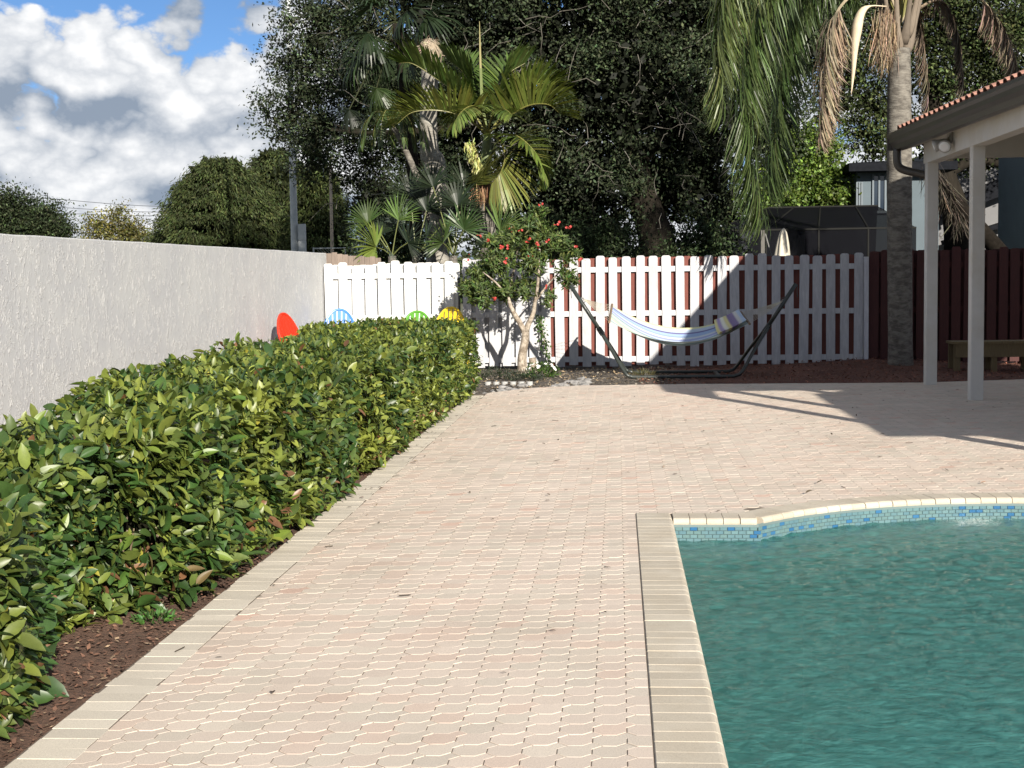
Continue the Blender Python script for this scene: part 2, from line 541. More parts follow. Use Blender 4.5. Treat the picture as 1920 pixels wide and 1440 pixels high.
# floor
loops = [[Vector((x, y, 0)) for x, y in ol]]
F = [t for t in tessellate_polygon(loops)]
mb.add(np.c_[ol, np.full(n, -1.35)], [np.array(F)])
mb.build('basin', M['plaster'], pool)
# bench step along the rounded end
bo, bi = np.array(pool_outline(0.03))[1:-1], np.array(pool_outline(-.42))[1:-1]
bi[0] = (PXL - .02, bi[0][1]); bi[-1] = (PXR + .02, bi[-1][1])
m = len(bo); mb = MB()
V = np.concatenate([np.c_[bo, np.full(m, -.30)], np.c_[bi, np.full(m, -.30)], np.c_[bi, np.full(m, -1.4)]])
i = np.arange(m - 1)
mb.add(V, np.concatenate([np.stack([i, i + m, i + m + 1, i + 1], 1), np.stack([i + m, i + 2 * m, i + 2 * m + 1, i + m + 1], 1)]))
M['plaster_step'] = mat('step_plaster', (.80, .72, .54), .8, var=.2, vscale=9)
mb.build('bench_step', M['plaster_step'], pool)

# coping: bullnose bricks. profile in (s, z): s=0 outer edge, s=.23 nose
def coping_mesh(wi, wo, color):
    prof = [(0.0, -.06), (0.0, -.004), (.004, 0.0)]
    for t in np.linspace(0, math.pi, 9): prof.append((.203 + .027 * math.sin(t), -.027 + .027 * math.cos(t)))
    prof += [(.19, -.055)]
    V = []
    k = len(prof)
    for e, sgn in ((0, -1), (1, -1), (2, 1), (3, 1)):
        for s, z in prof:
            w = (wo + (wi - wo) * s / .23) / 2 - .0016
            inset = .004 if e in (0, 3) else 0.0
            # ends slightly rounded: outer rings lower
            ss = s; zz = z
            if e in (0, 3):
                zz = z - (.0009 if z > -.012 else 0)
                if s > .2: ss = s - .003
                ww = w
            else: ww = w - .0014
            V.append((ss, sgn * ww, zz))
    F = []
    for r in range(3):
        for q_ in range(k - 1): F.append((r * k + q_, (r + 1) * k + q_, (r + 1) * k + q_ + 1, r * k + q_ + 1))
    F.append(tuple(range(k))); F.append(tuple(range(4 * k - 1, 3 * k - 1, -1)))
    mb = MB(); mb.add(np.array(V), F, color); return mb.mesh('coping_brick', M['coping'])
CC = [np.array((.51, .458, .375)) * k for k in (.94, .97, 1.0, 1.04)]
cm = [coping_mesh(.1045, .1045, c) for c in CC]
CW = 14
dth = .1035 / PRI
cma = [coping_mesh(.1035, .1035 * PRO / PRI, c) for c in CC]
def put(meshes, x, y, rz):
    o = bpy.data.objects.new('coping_brick', meshes[int(rng.integers(4))])
    link(o, pool, (x, y, .004 + rng.normal(0, .0005))); o.rotation_euler = (rng.normal(0, .002), rng.normal(0, .002), rz + rng.normal(0, .003))
y = PYS + .233 - .052
while y > 1.5:
    put(cm, PXL - .23, y, 0.0); y -= .1045
x = PXL + .052
while x < PCX - 1.79 + .06:
    put(cm, x, PYS + .23, -math.pi / 2); x += .1045
a1 = math.acos(max(-1, (x - .045 - PCX) / (PRI + .05)))
th = a1 - dth / 2
while th > math.asin((PYS - PCY) / PRI):
    put(cma, PCX + PRO * math.cos(th), PCY + PRO * math.sin(th), th + math.pi); th -= dth
x = PXR - .052
while x > PCX + 1.70:
    put(cm, x, PYS + .23, -math.pi / 2); x -= .1045
y = PYS + .18
while y > 6:
    put(cm, PXR + .23, y, math.pi); y -= .1045

# waterline mosaic
TL, TH = .0465, .0235
def tile_mesh(c):
    mb = MB(); g = .0011
    V = [(-TL / 2 + g, 0, -TH / 2 + g), (TL / 2 - g, 0, -TH / 2 + g), (TL / 2 - g, 0, TH / 2 - g), (-TL / 2 + g, 0, TH / 2 - g)]
    V2 = [(x * .97, -.003, z * .95) for x, _, z in V]
    mb.add(np.array(V + V2), BOXF[[1, 2, 3, 4, 5]], c); return mb.mesh('mosaic_tile', M['tile'])
M['tile'] = mat('mosaic_glaze', (1, 1, 1), .22, spec=.5, attr=True, var=.08, vscale=80)
pale = [tile_mesh(c) for c in ((.105, .185, .205), (.12, .205, .22), (.095, .175, .205), (.115, .19, .195))]
blue = [tile_mesh(c) for c in ((.030, .115, .235), (.04, .135, .26))]
band = MB()
path = np.array(pool_outline(0.0, 60))[1:-1]
seg = np.linalg.norm(np.diff(path, axis=0), axis=1); cum = np.concatenate([[0], np.cumsum(seg)])
ntile = 0
grout = MB()
pp = np.array(pool_outline(0.004, 60)); m = len(pp)
V = np.concatenate([np.c_[pp, np.full(m, -.03)], np.c_[pp, np.full(m, -.25)]])
i = np.arange(m - 1)
grout.add(V, np.stack([i, i + m, i + m + 1, i + 1], 1), (.13, .18, .18))
go = grout.build('tile_band', M['plain'], pool)
for r in range(5):
    s = TL * (.25 if r % 2 else .75)
    z = -.049 - TH * (r + .5)
    while s < cum[-1] - TL:
        x, y = np.interp(s, cum, path[:, 0]), np.interp(s, cum, path[:, 1])
        x2, y2 = np.interp(s + .01, cum, path[:, 0]), np.interp(s + .01, cum, path[:, 1])
        rz = math.atan2(y2 - y, x2 - x)
        meshes = blue if rng.random() < .13 else pale
        me = meshes[int(rng.integers(len(meshes)))]
        if x < 2.95 and r < 4:
            o = bpy.data.objects.new('mosaic_tile', me); link(o, go, (x, y, z)); o.rotation_euler = (0, 0, rz); ntile += 1
        else:
            V = np.empty(len(me.vertices) * 3); me.vertices.foreach_get('co', V); V = V.reshape(-1, 3)
            c_, s_ = math.cos(rz), math.sin(rz)
            band.add(np.c_[V[:, 0] * c_ - V[:, 1] * s_ + x, V[:, 0] * s_ + V[:, 1] * c_ + y, V[:, 2] + z], BOXF[[1, 2, 3, 4, 5]], (.035, .125, .245) if meshes is blue else (.11, .19, .205))
        s += TL
bo_ = band.build('mosaic_rest', M['tile'], go); bo_['kind'] = 'stuff'
print('tiles', ntile, 'pavers', len(inner))

# water
def water_mat():
    m = bpy.data.materials.new('pool_water'); m.use_nodes = True
    nt = m.node_tree; N, K = nt.nodes, nt.links; N.clear()
    out = N.new('ShaderNodeOutputMaterial')
    geo = N.new('ShaderNodeNewGeometry')
    def noi(sc, s, d, dist=0.0):
        mm = N.new('ShaderNodeMapping'); mm.inputs['Scale'].default_value = sc; K.new(geo.outputs['Position'], mm.inputs[0])
        n = N.new('ShaderNodeTexNoise'); n.inputs['Scale'].default_value = s; n.inputs['Detail'].default_value = d; n.inputs['Distortion'].default_value = dist
        n.inputs['Roughness'].default_value = .6
        K.new(mm.outputs[0], n.inputs['Vector']); return n.outputs[0]
    ad = N.new('ShaderNodeMath'); ad.operation = 'MULTIPLY_ADD'; ad.inputs[1].default_value = .50
    K.new(noi((1.0, 1.5, 1), 42.0, 4.0, .8), ad.inputs[0]); K.new(noi((.9, 1.25, 1), 8.0, 2.0, .8), ad.inputs[2])
    b = N.new('ShaderNodeBump'); b.inputs['Strength'].default_value = .16; b.inputs['Distance'].default_value = .05
    K.new(ad.outputs[0], b.inputs['Height'])
    fr = N.new('ShaderNodeFresnel'); fr.inputs[0].default_value = 1.33; K.new(b.outputs[0], fr.inputs['Normal'])
    gl = N.new('ShaderNodeBsdfGlossy'); gl.inputs['Roughness'].default_value = .03; K.new(b.outputs[0], gl.inputs['Normal'])
    tr = N.new('ShaderNodeBsdfTransparent'); tr.inputs[0].default_value = (.93, .98, .97, 1)
    rf = N.new('ShaderNodeBsdfRefraction'); rf.inputs['IOR'].default_value = 1.33; rf.inputs['Roughness'].default_value = 0.0
    rf.inputs[0].default_value = (.95, .99, .98, 1); K.new(b.outputs[0], rf.inputs['Normal'])
    m1 = N.new('ShaderNodeMixShader'); m1.inputs[0].default_value = .35
    K.new(tr.outputs[0], m1.inputs[1]); K.new(rf.outputs[0], m1.inputs[2])
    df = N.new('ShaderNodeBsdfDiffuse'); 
    cm_ = N.new('ShaderNodeMix'); cm_.data_type = 'RGBA'; cm_.inputs[6].default_value = (.060, .265, .245, 1); cm_.inputs[7].default_value = (.16, .53, .48, 1)  # two teals stand in for sunlit and dark ripple patches
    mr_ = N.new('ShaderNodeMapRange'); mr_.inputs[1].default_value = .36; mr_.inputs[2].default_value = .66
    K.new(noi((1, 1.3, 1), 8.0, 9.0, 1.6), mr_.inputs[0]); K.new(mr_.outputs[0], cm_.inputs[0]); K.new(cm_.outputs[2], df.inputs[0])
    b2 = N.new('ShaderNodeBump'); b2.inputs['Strength'].default_value = .35; b2.inputs['Distance'].default_value = .05
    K.new(ad.outputs[0], b2.inputs['Height']); K.new(b2.outputs[0], df.inputs['Normal'])
    m3 = N.new('ShaderNodeMixShader'); m3.inputs[0].default_value = .36      # slightly milky water; this layer also carries the painted sunlit mottling
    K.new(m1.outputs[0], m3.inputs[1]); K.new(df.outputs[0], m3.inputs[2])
    m2 = N.new('ShaderNodeMixShader'); K.new(fr.outputs[0], m2.inputs[0]); K.new(m3.outputs[0], m2.inputs[1]); K.new(gl.outputs[0], m2.inputs[2])
    K.new(m2.outputs[0], out.inputs[0])
    va = N.new('ShaderNodeVolumeAbsorption'); va.inputs[0].default_value = (.08, .82, .70, 1); va.inputs[1].default_value = .30
    K.new(va.outputs[0], out.inputs['Volume'])
    return m
# a closed body of water whose top is a sheet of small crossing waves
xs = np.concatenate([np.arange(PXL - .03, 4.0, .016), np.linspace(4.0, PXR + .03, 12)])
ys = np.concatenate([np.linspace(PY0 - .02, 3.4, 40), np.arange(3.43, PCY + PRI + .05, .020)])
GX, GY = np.meshgrid(xs, ys)
GZ = np.zeros_like(GX)
for _ in range(64):
    lam = math.exp(rng.uniform(math.log(.06), math.log(.24))); th = rng.uniform(0, 2 * math.pi)
    kx, ky = math.cos(th) * 2 * math.pi / lam, math.sin(th) * 2 * math.pi / lam
    GZ += lam * .0048 * np.sin(kx * GX + ky * GY + rng.uniform(0, 6.28) + .5 * np.sin(GX * 1.7 + GY * 1.1 + _))
GZ *= .75 + .5 * np.sin(GX * .9 + 1.0) * np.sin(GY * .7 + .4)
ny_, nx_ = GX.shape
mb = MB()
top = np.c_[GX.ravel(), GY.ravel(), (WATER + GZ).ravel()]
r_, c_ = np.meshgrid(np.arange(ny_ - 1), np.arange(nx_ - 1), indexing='ij')
i0 = (r_ * nx_ + c_).ravel()
F = np.stack([i0, i0 + 1, i0 + nx_ + 1, i0 + nx_], 1)
rim = list(range(nx_)) + [k * nx_ + nx_ - 1 for k in range(1, ny_)] + [(ny_ - 1) * nx_ + k for k in range(nx_ - 2, -1, -1)] + [k * nx_ for k in range(ny_ - 2, 0, -1)]
m = len(rim); base = len(top)
low_ = top[rim].copy(); low_[:, 2] = -1.45
i = np.arange(m); j = (i + 1) % m; rim_ = np.array(rim)
mb.add(np.concatenate([top, low_]), [F, np.stack([rim_[i], base + i, base + j, rim_[j]], 1), (base + i[::-1])[None]])
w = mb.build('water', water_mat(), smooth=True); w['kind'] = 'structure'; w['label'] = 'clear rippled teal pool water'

# ------------------------------------------------------------------ planting beds
def bed(name, x0, x1, y0, y1, nx, ny, zf, cf, keep, label):
    xs, ys = np.linspace(x0, x1, nx), np.linspace(y0, y1, ny)
    V, C = [], []
    for yy in ys:
        for xx in xs:
            V.append((xx, yy, zf(xx, yy))); C.append(cf(xx, yy))
    F = [(r * nx + c, r * nx + c + 1, (r + 1) * nx + c + 1, (r + 1) * nx + c) for r in range(ny - 1) for c in range(nx - 1) if keep((xs[c] + xs[c + 1]) / 2, (ys[r] + ys[r + 1]) / 2)]
    mb = MB(); mb.add(np.array(V), [np.array(F)], np.array(C))
    o = mb.build(name, M['bedmat'], None, smooth=True); return tag(o, label, None, None, 'structure')
M['bedmat'] = mat('mulch_bed', (1, 1, 1), .95, attr=True, var=.55, vscale=38, bump=.9, bscale=70, bdist=.03)
def nz(x, y, s=1.0): return mnoise.noise(Vector((x * s, y * s, .7)))
bed('hedge_bed', -6.6, -1.93, 1.5, 25.5, 40, 200, lambda x, y: -.022 + .02 * nz(x, y, 3) + min(.06, max(0, (-2.1 - x)) * .12),
    lambda x, y: np.array((.135, .075, .050)) * (1 + .35 * nz(x, y, 2.2)), lambda x, y: True, 'brown mulch soil under the hedge')
def farz(x, y):
    m_ = math.exp(-((x - 4.1) / 1.6) ** 2) * max(0, min(1, (y - 21.6) / 1.6)) * .11
    return -.03 + .018 * nz(x, y, 4) + m_ + .03 * max(0, min(1, (y - yfar(x)) / .8))
def red(x): return float(np.clip((x - .2) / 1.2, 0, 1))
bed('fence_bed', -3.2, 11.5, 17.6, 25.6, 120, 70, farz,
    lambda x, y: (np.array((.10, .085, .07)) * (1 - red(x)) + np.array((.125, .052, .034)) * red(x)) * (1 + .3 * nz(x, y, 2)),
    lambda x, y: y > yfar(x) - .12 and (x > -2.1 or y > 18.2), 'dark red mulch bed in front of the fence')
# bark chips and litter lying on the beds
def chips(name, N_, fx, label, zf, colf, L=(.02, .06)):
    P = np.array([fx() for _ in range(N_)])
    z = np.array([zf(x, y) for x, y in P])
    D = rsph(N_); D[:, 2] *= .25; Nn = rsph(N_) * .5; Nn[:, 2] += 1
    mb = MB()
    c = np.array([colf(x) for x, y in P]) * np.exp(rng.normal(0, .35, (N_, 1)))
    ln = rng.uniform(*L, N_)
    leaves(mb, np.c_[P, z + .012 + rng.uniform(0, .012, N_)], D, Nn, ln, ln * rng.uniform(.25, .6, N_), c, 'quad')
    o = mb.build(name, M['chip'], None); return tag(o, label, 'mulch', None, 'stuff')
chips('mulch', 9000, lambda: (lambda x: (x, rng.uniform(yfar(x) + .02, 24.2)))(rng.uniform(.3, 8)), 'red bark chips scattered over the fence bed', farz, lambda x: np.array((.17, .065, .04)))
def hedgez(x, y): return -.022 + .02 * nz(x, y, 3) + min(.06, max(0, (-2.1 - x)) * .12)
chips('bark_mulch', 8000, lambda: (rng.uniform(-2.9, -1.965), rng.uniform(3.6, 18.5) if rng.random() < .4 else rng.uniform(4.0, 8.2)), 'brown bark mulch along the foot of the hedge', hedgez,
      lambda x: np.array((.12, .062, .04)) if rng.random() < .85 else np.array((.24, .17, .11)), (.010, .038))
chips('dry_litter', 3500, lambda: (lambda x: (x, rng.uniform(yfar(x) + .03, 24.0)))(rng.uniform(-2.3, .9)), 'dry grey and tan leaf litter around the small tree', farz,
      lambda x: [np.array((.20, .175, .14)), np.array((.11, .09, .07)), np.array((.30, .22, .13))][int(rng.integers(3))], (.02, .07))

# ------------------------------------------------------------------ stucco wall
def stucco():
    m = bpy.data.materials.new('grey_stucco'); m.use_nodes = True
    nt = m.node_tree; N, K = nt.nodes, nt.links; p = N['Principled BSDF']
    p.inputs['Roughness'].default_value = .8; p.inputs['Specular IOR Level'].default_value = .3
    geo = N.new('ShaderNodeNewGeometry')
    def mp(sc):
        mm = N.new('ShaderNodeMapping'); mm.inputs['Scale'].default_value = sc; K.new(geo.outputs['Position'], mm.inputs[0]); return mm.outputs[0]
    def noi(v, s, d, dist=0., r=.6):
        n = N.new('ShaderNodeTexNoise'); n.inputs['Scale'].default_value = s; n.inputs['Detail'].default_value = d
        n.inputs['Distortion'].default_value = dist; n.inputs['Roughness'].default_value = r; K.new(v, n.inputs['Vector']); return n.outputs[0]
    def mr(x, a, b, c=0., d=1.):
        n = N.new('ShaderNodeMapRange'); n.interpolation_type = 'SMOOTHSTEP'
        for i, q in enumerate((a, b, c, d)): n.inputs[i + 1].default_value = q
        K.new(x, n.inputs[0]); return n.outputs[0]
    def ma(op, a, b):
        n = N.new('ShaderNodeMath'); n.operation = op
        for i, x in enumerate((a, b)):
            if isinstance(x, float): n.inputs[i].default_value = x
            else: K.new(x, n.inputs[i])
        return n.outputs[0]
    # trowelled vertical worms: thin ridges where a distorted, vertically stretched noise crosses its mean
    a = noi(mp((1, 1, .34)), 24.0, 2.5, 1.1)
    rid = mr(ma('ABSOLUTE', ma('SUBTRACT', a, .5), 0.0), .0, .06, 1., 0.)
    brk = mr(noi(mp((1, 1, .7)), 9.0, 3.0), .42, .58)
    rid = ma('MULTIPLY', rid, brk)
    fine = noi(mp((1, 1, .6)), 70., 4.)
    hgt = ma('ADD', rid, ma('MULTIPLY', fine, .45))
    b = N.new('ShaderNodeBump'); b.inputs['Strength'].default_value = .6; b.inputs['Distance'].default_value = .012
    K.new(hgt, b.inputs['Height']); K.new(b.outputs[0], p.inputs['Normal'])
    mx = N.new('ShaderNodeMix'); mx.data_type = 'RGBA'
    mx2 = N.new('ShaderNodeMix'); mx2.data_type = 'RGBA'; mx2.inputs[7].default_value = (.66, .655, .64, 1)  # ridges painted paler, as if their raised tops caught the light
    K.new(ma('MULTIPLY', rid, .9), mx2.inputs[0]); K.new(mx.outputs[2], mx2.inputs[6])
    mx.inputs[6].default_value = (.415, .42, .43, 1); mx.inputs[7].default_value = (.45, .455, .455, 1)
    K.new(mr(noi(mp((1, 1, 1)), 1.6, 6.), .35, .65), mx.inputs[0])
    K.new(mx2.outputs[2], p.inputs['Base Color'])
    return m
M['stucco'] = stucco()
WA, WB = Vector((-6.25, 4.0, 0)), Vector((-4.93, 24.25, 0))
wall = thing('stucco_wall', 'long light grey stucco garden wall behind the hedge', 'wall', WA)
def wallx(y): return WA.x + (WB.x - WA.x) * (y - WA.y) / (WB.y - WA.y)
mb = MB()
ys = np.linspace(WA.y - 6, WB.y, 120)
V, F = [], []
for k, yy in enumerate(ys):
    x = wallx(yy); t = 2.0 + .006 * nz(yy, 0, 2.3)
    for dx, z in ((0, -.1), (0.0, t - .012), (-.012, t), (-.188, t), (-.2, t - .012), (-.2, -.1)): V.append((x + dx + .003 * nz(yy, z, 3), yy, z))
m = 6
for k in range(len(ys) - 1):
    for q_ in range(m - 1): F.append((k * m + q_, (k + 1) * m + q_, (k + 1) * m + q_ + 1, k * m + q_ + 1))
F.append(tuple(range(m))); F.append(tuple(range((len(ys)) * m - 1, (len(ys) - 1) * m - 1, -1)))
mb.add(np.array(V), F)
mb.build('wall_body', M['stucco'], wall)
print('p2')
# ------------------------------------------------------------------ hedge
hedge = thing('hedge', 'long clipped green hedge with glossy leaves beside the paved walk', 'hedge', (-2.6, 11, 0))
def h_front(y): return float(np.interp(y, [3, 4.6, 5.15, 5.6, 6.15, 6.7, 8.5, 10.2, 10.5, 10.9, 11.3, 16, 19.2], [-2.10, -2.06, -2.20, -2.42, -2.30, -2.0, -1.90, -1.90, -2.16, -2.16, -1.92, -1.88, -1.87]))
def h_back(y): return float(np.interp(y, [3, 6, 7.4, 10, 13, 16, 17.5, 19.2], [-2.75, -2.80, -2.98, -3.35, -3.6, -3.45, -3.9, -4.05]))
def h_top(y): return float(np.interp(y, [3, 4.5, 5.4, 6.2, 8, 10.4, 10.7, 11.1, 15.6, 16.1, 19.2], [.60, .65, .72, .82, .89, .90, .86, .90, .91, .96, .95]))
HY0, HY1 = 3.3, 18.95
def lump(x, y, z):
    return mnoise.noise(Vector((x * 1.6, y * 1.3, z * 1.9))) * .085 + mnoise.noise(Vector((x * 4.5, y * 4.1, z * 4.7))) * .05
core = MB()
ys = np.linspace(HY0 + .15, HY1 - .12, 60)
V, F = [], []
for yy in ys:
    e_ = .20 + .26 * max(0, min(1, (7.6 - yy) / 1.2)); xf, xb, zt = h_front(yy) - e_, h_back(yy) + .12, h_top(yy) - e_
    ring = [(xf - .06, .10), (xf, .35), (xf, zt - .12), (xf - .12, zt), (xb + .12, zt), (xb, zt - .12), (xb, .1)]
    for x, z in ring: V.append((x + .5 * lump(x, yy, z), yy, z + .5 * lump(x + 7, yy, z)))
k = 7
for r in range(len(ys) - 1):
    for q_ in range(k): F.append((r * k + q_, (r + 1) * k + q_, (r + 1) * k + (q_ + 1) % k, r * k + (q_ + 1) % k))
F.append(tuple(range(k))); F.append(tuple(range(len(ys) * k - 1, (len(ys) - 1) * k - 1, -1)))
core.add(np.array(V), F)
core.build('dark_core', M['core'], hedge)  # solid near-black filler added to block light and darken the hedge interior
# stems
st = MB()
for _ in range(150):
    yy = rng.uniform(HY0 + .2, HY1 - .1); x = h_front(yy) - rng.uniform(.12, .35)
    p0 = Vector((x, yy, -.02)); d = Vector((rng.normal(0, .06), rng.normal(0, .12), 1))
    L = rng.uniform(.2, .5)
    tube(st, [p0, p0 + d * L * .5, p0 + d * L + Vector((rng.normal(0, .05), rng.normal(0, .05), 0))], [.011, .008, .004], 5, (.20, .15, .10))
st.build('stems', M['plain'], hedge)['kind'] = 'stuff'

def hedge_points(n, y0, y1):
    P, Nn, dep = [], [], []
    while len(P) < n:
        y = rng.uniform(y0, y1)
        xf, xb, zt = h_front(y), h_back(y), h_top(y)
        wtop, wfr, wbk = (xf - xb) * .95, zt * 1.25, zt * .28
        wend = 0.0
        r = rng.uniform(0, wtop + wfr + wbk)
        rad = .10
        if r < wtop:
            x = rng.uniform(xb, xf); z = zt; nn = np.array((0, 0, 1.0))
            e = min(x - xb, xf - x)
            if e < rad: s = (rad - e) / rad; z -= rad * (1 - math.sqrt(max(0, 1 - s * s))); nn = np.array(((1 if xf - x < x - xb else -1) * s, 0, 1 - s * .6))
        elif r < wtop + wfr:
            z = zt * rng.uniform(0.02, 1) ; x = xf - max(0, .16 - z) * .5; nn = np.array((1.0, 0, .15))
        else:
            z = zt * rng.uniform(.4, 1); x = xb; nn = np.array((-1.0, 0, .2))
        d = abs(rng.normal(0, .055)) - .03 if rng.random() < .66 else rng.uniform(.04, .26)
        l = lump(x, y, z)
        p = np.array((x, y, z)) + nn / np.linalg.norm(nn) * (l - d)
        if p[2] < .015: p[2] = .015 + rng.random() * .05
        P.append(p); Nn.append(nn / np.linalg.norm(nn)); dep.append(d)
    return np.array(P), np.array(Nn), np.array(dep)
def hedge_end(n):                # the far end face and the near end face
    P, Nn = [], []
    for _ in range(n):
        y = HY1
        x = rng.uniform(h_back(y), h_front(y)); z = h_top(y) * rng.uniform(.03, 1)
        P.append((x, y + lump(x, y, z) - abs(rng.normal(0, .05)), z)); Nn.append((0, 1.0, .2))
    return np.array(P), np.array(Nn), np.zeros(n)
def leaf_dirs(P, Nn):
    n = len(P)
    D = Nn * .55 + rsph(n) * .95; D[:, 2] += .18
    D = unit(D)
    NN = Nn * .55 + rsph(n) * .55; NN[:, 2] += .65
    return D, NN
def rosettes(P, Nn, dep, k=6):      # leaves grow in whorls round the shoot tips
    m = len(P) // k
    ax = unit(Nn[:m] * .7 + rng.normal(0, .35, (m, 3)) + np.array((0, 0, .45)))
    T = P[:m]; s = unit(np.cross(ax, rsph(m))); t = np.cross(ax, s)
    i = np.arange(m * k) // k; j = np.arange(m * k) % k
    phi = j * 2.4 + rng.normal(0, .25, m * k) + rng.uniform(0, 6.28, m)[i]
    tilt = np.clip(.45 + .17 * j + rng.normal(0, .15, m * k), .2, 1.7)
    rad = s[i] * np.cos(phi)[:, None] + t[i] * np.sin(phi)[:, None]
    D = ax[i] * np.cos(tilt)[:, None] + rad * np.sin(tilt)[:, None]
    N = ax[i] * np.sin(tilt)[:, None] - rad * np.cos(tilt)[:, None] + rng.normal(0, .12, (m * k, 3))
    Q = T[i] - ax[i] * (.012 * j)[:, None]
    return Q, D, N, dep[:m][i] + .012 * j - .02, (.72 + .10 * j)
def hedge_cols(P, dep):
    n = len(P)
    k = np.array([mnoise.noise(Vector(p * 1.1)) * .6 + mnoise.noise(Vector(p * 3.7)) * .4 for p in P])
    t = np.clip(.36 + k * 1.0 + rng.normal(0, .33, n) + .12 * np.clip((P[:, 1] - 7) / 8, 0, 1), 0, 1)[:, None]
    c = (1 - t) * np.array((.030, .066, .017)) + t * np.array((.195, .225, .042))
    c *= np.exp(rng.normal(0, .20, (n, 1)))
    br = rng.random(n) < np.where(P[:, 2] < .25, .06, .008)
    c[br] = np.array((.17, .085, .042)) * np.exp(rng.normal(0, .3, (br.sum(), 1)))
    ye = rng.random(n) < .006
    c[ye] = np.array((.34, .31, .05))
    return np.clip(c, 0, 1)
near = [hedge_points(19000, HY0, 8.5), hedge_points(17000, 8.5, 13.0), hedge_points(19000, 13.0, HY1), hedge_end(700)]
LM = MB()
cand = []
for gi, (P, Nn, dep) in enumerate(near):
    q_ = int(len(P) * .30); D, NN = leaf_dirs(P[:q_], Nn[:q_])
    Q, D2, N2, dep2, sz = rosettes(P[q_:], Nn[q_:], dep[q_:])
    P, D, NN, dep, sz = np.concatenate([P[:q_], Q]), np.concatenate([D, D2]), np.concatenate([NN, N2]), np.concatenate([dep[:q_], dep2]), np.concatenate([np.full(q_, .95), sz])
    P[:, 2] = np.maximum(P[:, 2], .012)
    C = hedge_cols(P, dep)
    n = len(P)
    big = mnoise.noise
    L = np.clip(np.exp(rng.normal(math.log(.074), .22, n)), .032, .15) * sz * (1.05 if gi == 0 else .95)
    Wd = L * rng.uniform(.40, .54, n)
    if gi == 0:
        # apparent size: leaves that show largest become single pieces
        u = (P[:, 0] / P[:, 1])
        vis = (u > -.425) & (dep < .0) & (P[:, 1] > 4.7)
        scr = np.where(vis, L / P[:, 1], 0)
        pick = np.argsort(-scr)[:290]
        rest = np.setdiff1d(np.arange(n), pick)
        cand = [(P[i_], D[i_], NN[i_], L[i_], Wd[i_], C[i_]) for i_ in pick]
        leaves(LM, P[rest], D[rest], NN[rest], L[rest], Wd[rest], C[rest], 'oval', curl=.25)
    else:
        leaves(LM, P, D, NN, L, Wd, C, 'oval' if gi == 1 else 'fold', curl=.22)
lo = LM.build('foliage', M['leaf_hedge'], hedge, smooth=True); lo['kind'] = 'stuff'
# single leaves: shared smooth leaf meshes, six tints
def fine_leaf(c, curl, fold):
    V, F = [], []
    m = 7
    for i_ in range(m):
        t = i_ / (m - 1)
        w = .5 * math.sin(math.pi * min(1, t ** .8 * 1.0)) ** .8 * .5 if 0 < t < 1 else .012
        z = -curl * t * t
        V += [(-w, t, z + fold * w), (-w * .5, t, z + fold * w * .6), (0, t, z), (w * .5, t, z + fold * w * .6), (w, t, z + fold * w)]
    for i_ in range(m - 1):
        for q_ in range(4): F.append((i_ * 5 + q_, i_ * 5 + q_ + 1, (i_ + 1) * 5 + q_ + 1, (i_ + 1) * 5 + q_))
    mb = MB(); mb.add(np.array(V), F, c); return mb.mesh('leaf', M['leaf_hedge'], smooth=True)
tints = [(.045, .098, .022), (.070, .135, .026), (.105, .17, .030), (.15, .21, .036), (.19, .23, .042), (.055, .11, .03), (.12, .16, .05), (.15, .11, .05)]
fl = [fine_leaf(c, cu, fo) for c in tints for cu, fo in ((.22, .35), (.08, .5))]
tarr = np.array(tints)
for P, D, NN, L, Wd, C in cand:
    k = int(np.argmin(((tarr - C) ** 2).sum(1))) * 2 + int(rng.integers(2))
    o = bpy.data.objects.new('leaf', fl[k])
    d = Vector(D); nn = Vector(NN); s = d.cross(nn).normalized(); nn = s.cross(d)
    link(o, hedge, P)
    o.rotation_euler = Matrix((s, d, nn)).transposed().to_euler()
    o.scale = (Wd * 2.05 * 1.0, L * 1.1, L)

# ------------------------------------------------------------------ fences
def picket_mesh(name, w, hgt, c, material):
    e = w * .22; t = .018
    pr = [(-w / 2, 0), (w / 2, 0), (w / 2, hgt - e), (w / 2 - e * .35, hgt - e * .3), (w / 2 - e, hgt), (-w / 2 + e, hgt), (-w / 2 + e * .35, hgt - e * .3), (-w / 2, hgt - e)]
    n = len(pr)
    mb = MB()
    V = [(x, -t, z) for x, z in pr] + [(x, 0, z) for x, z in pr]
    F = [tuple(range(n)), tuple(range(2 * n - 1, n - 1, -1))] + [(i, i + n, (i + 1) % n + n, (i + 1) % n) for i in range(n)]
    mb.add(np.array(V), F, c)
    return mb.mesh(name, material)
M['white_paint'] = mat('white_paint', (1, 1, 1), .6, attr=True, var=.05, vscale=9, stretch=(3, 3, .4), bump=.15, bscale=50, bdist=.004)
M['old_paint'] = mat('weathered_white_paint', (1, 1, 1), .75, attr=True, base2=(.80, .80, .82), mixscale=7, mixstretch=(2.5, 2.5, .5), mixlo=.35, mixhi=.65, var=.13, vscale=22, stretch=(4, 4, .45), bump=.25, bscale=60, bdist=.004)
M['red_stain'] = mat('red_stain', (1, 1, 1), .75, attr=True, var=.25, vscale=18, stretch=(4, 4, .5), bump=.2, bscale=50, bdist=.004)
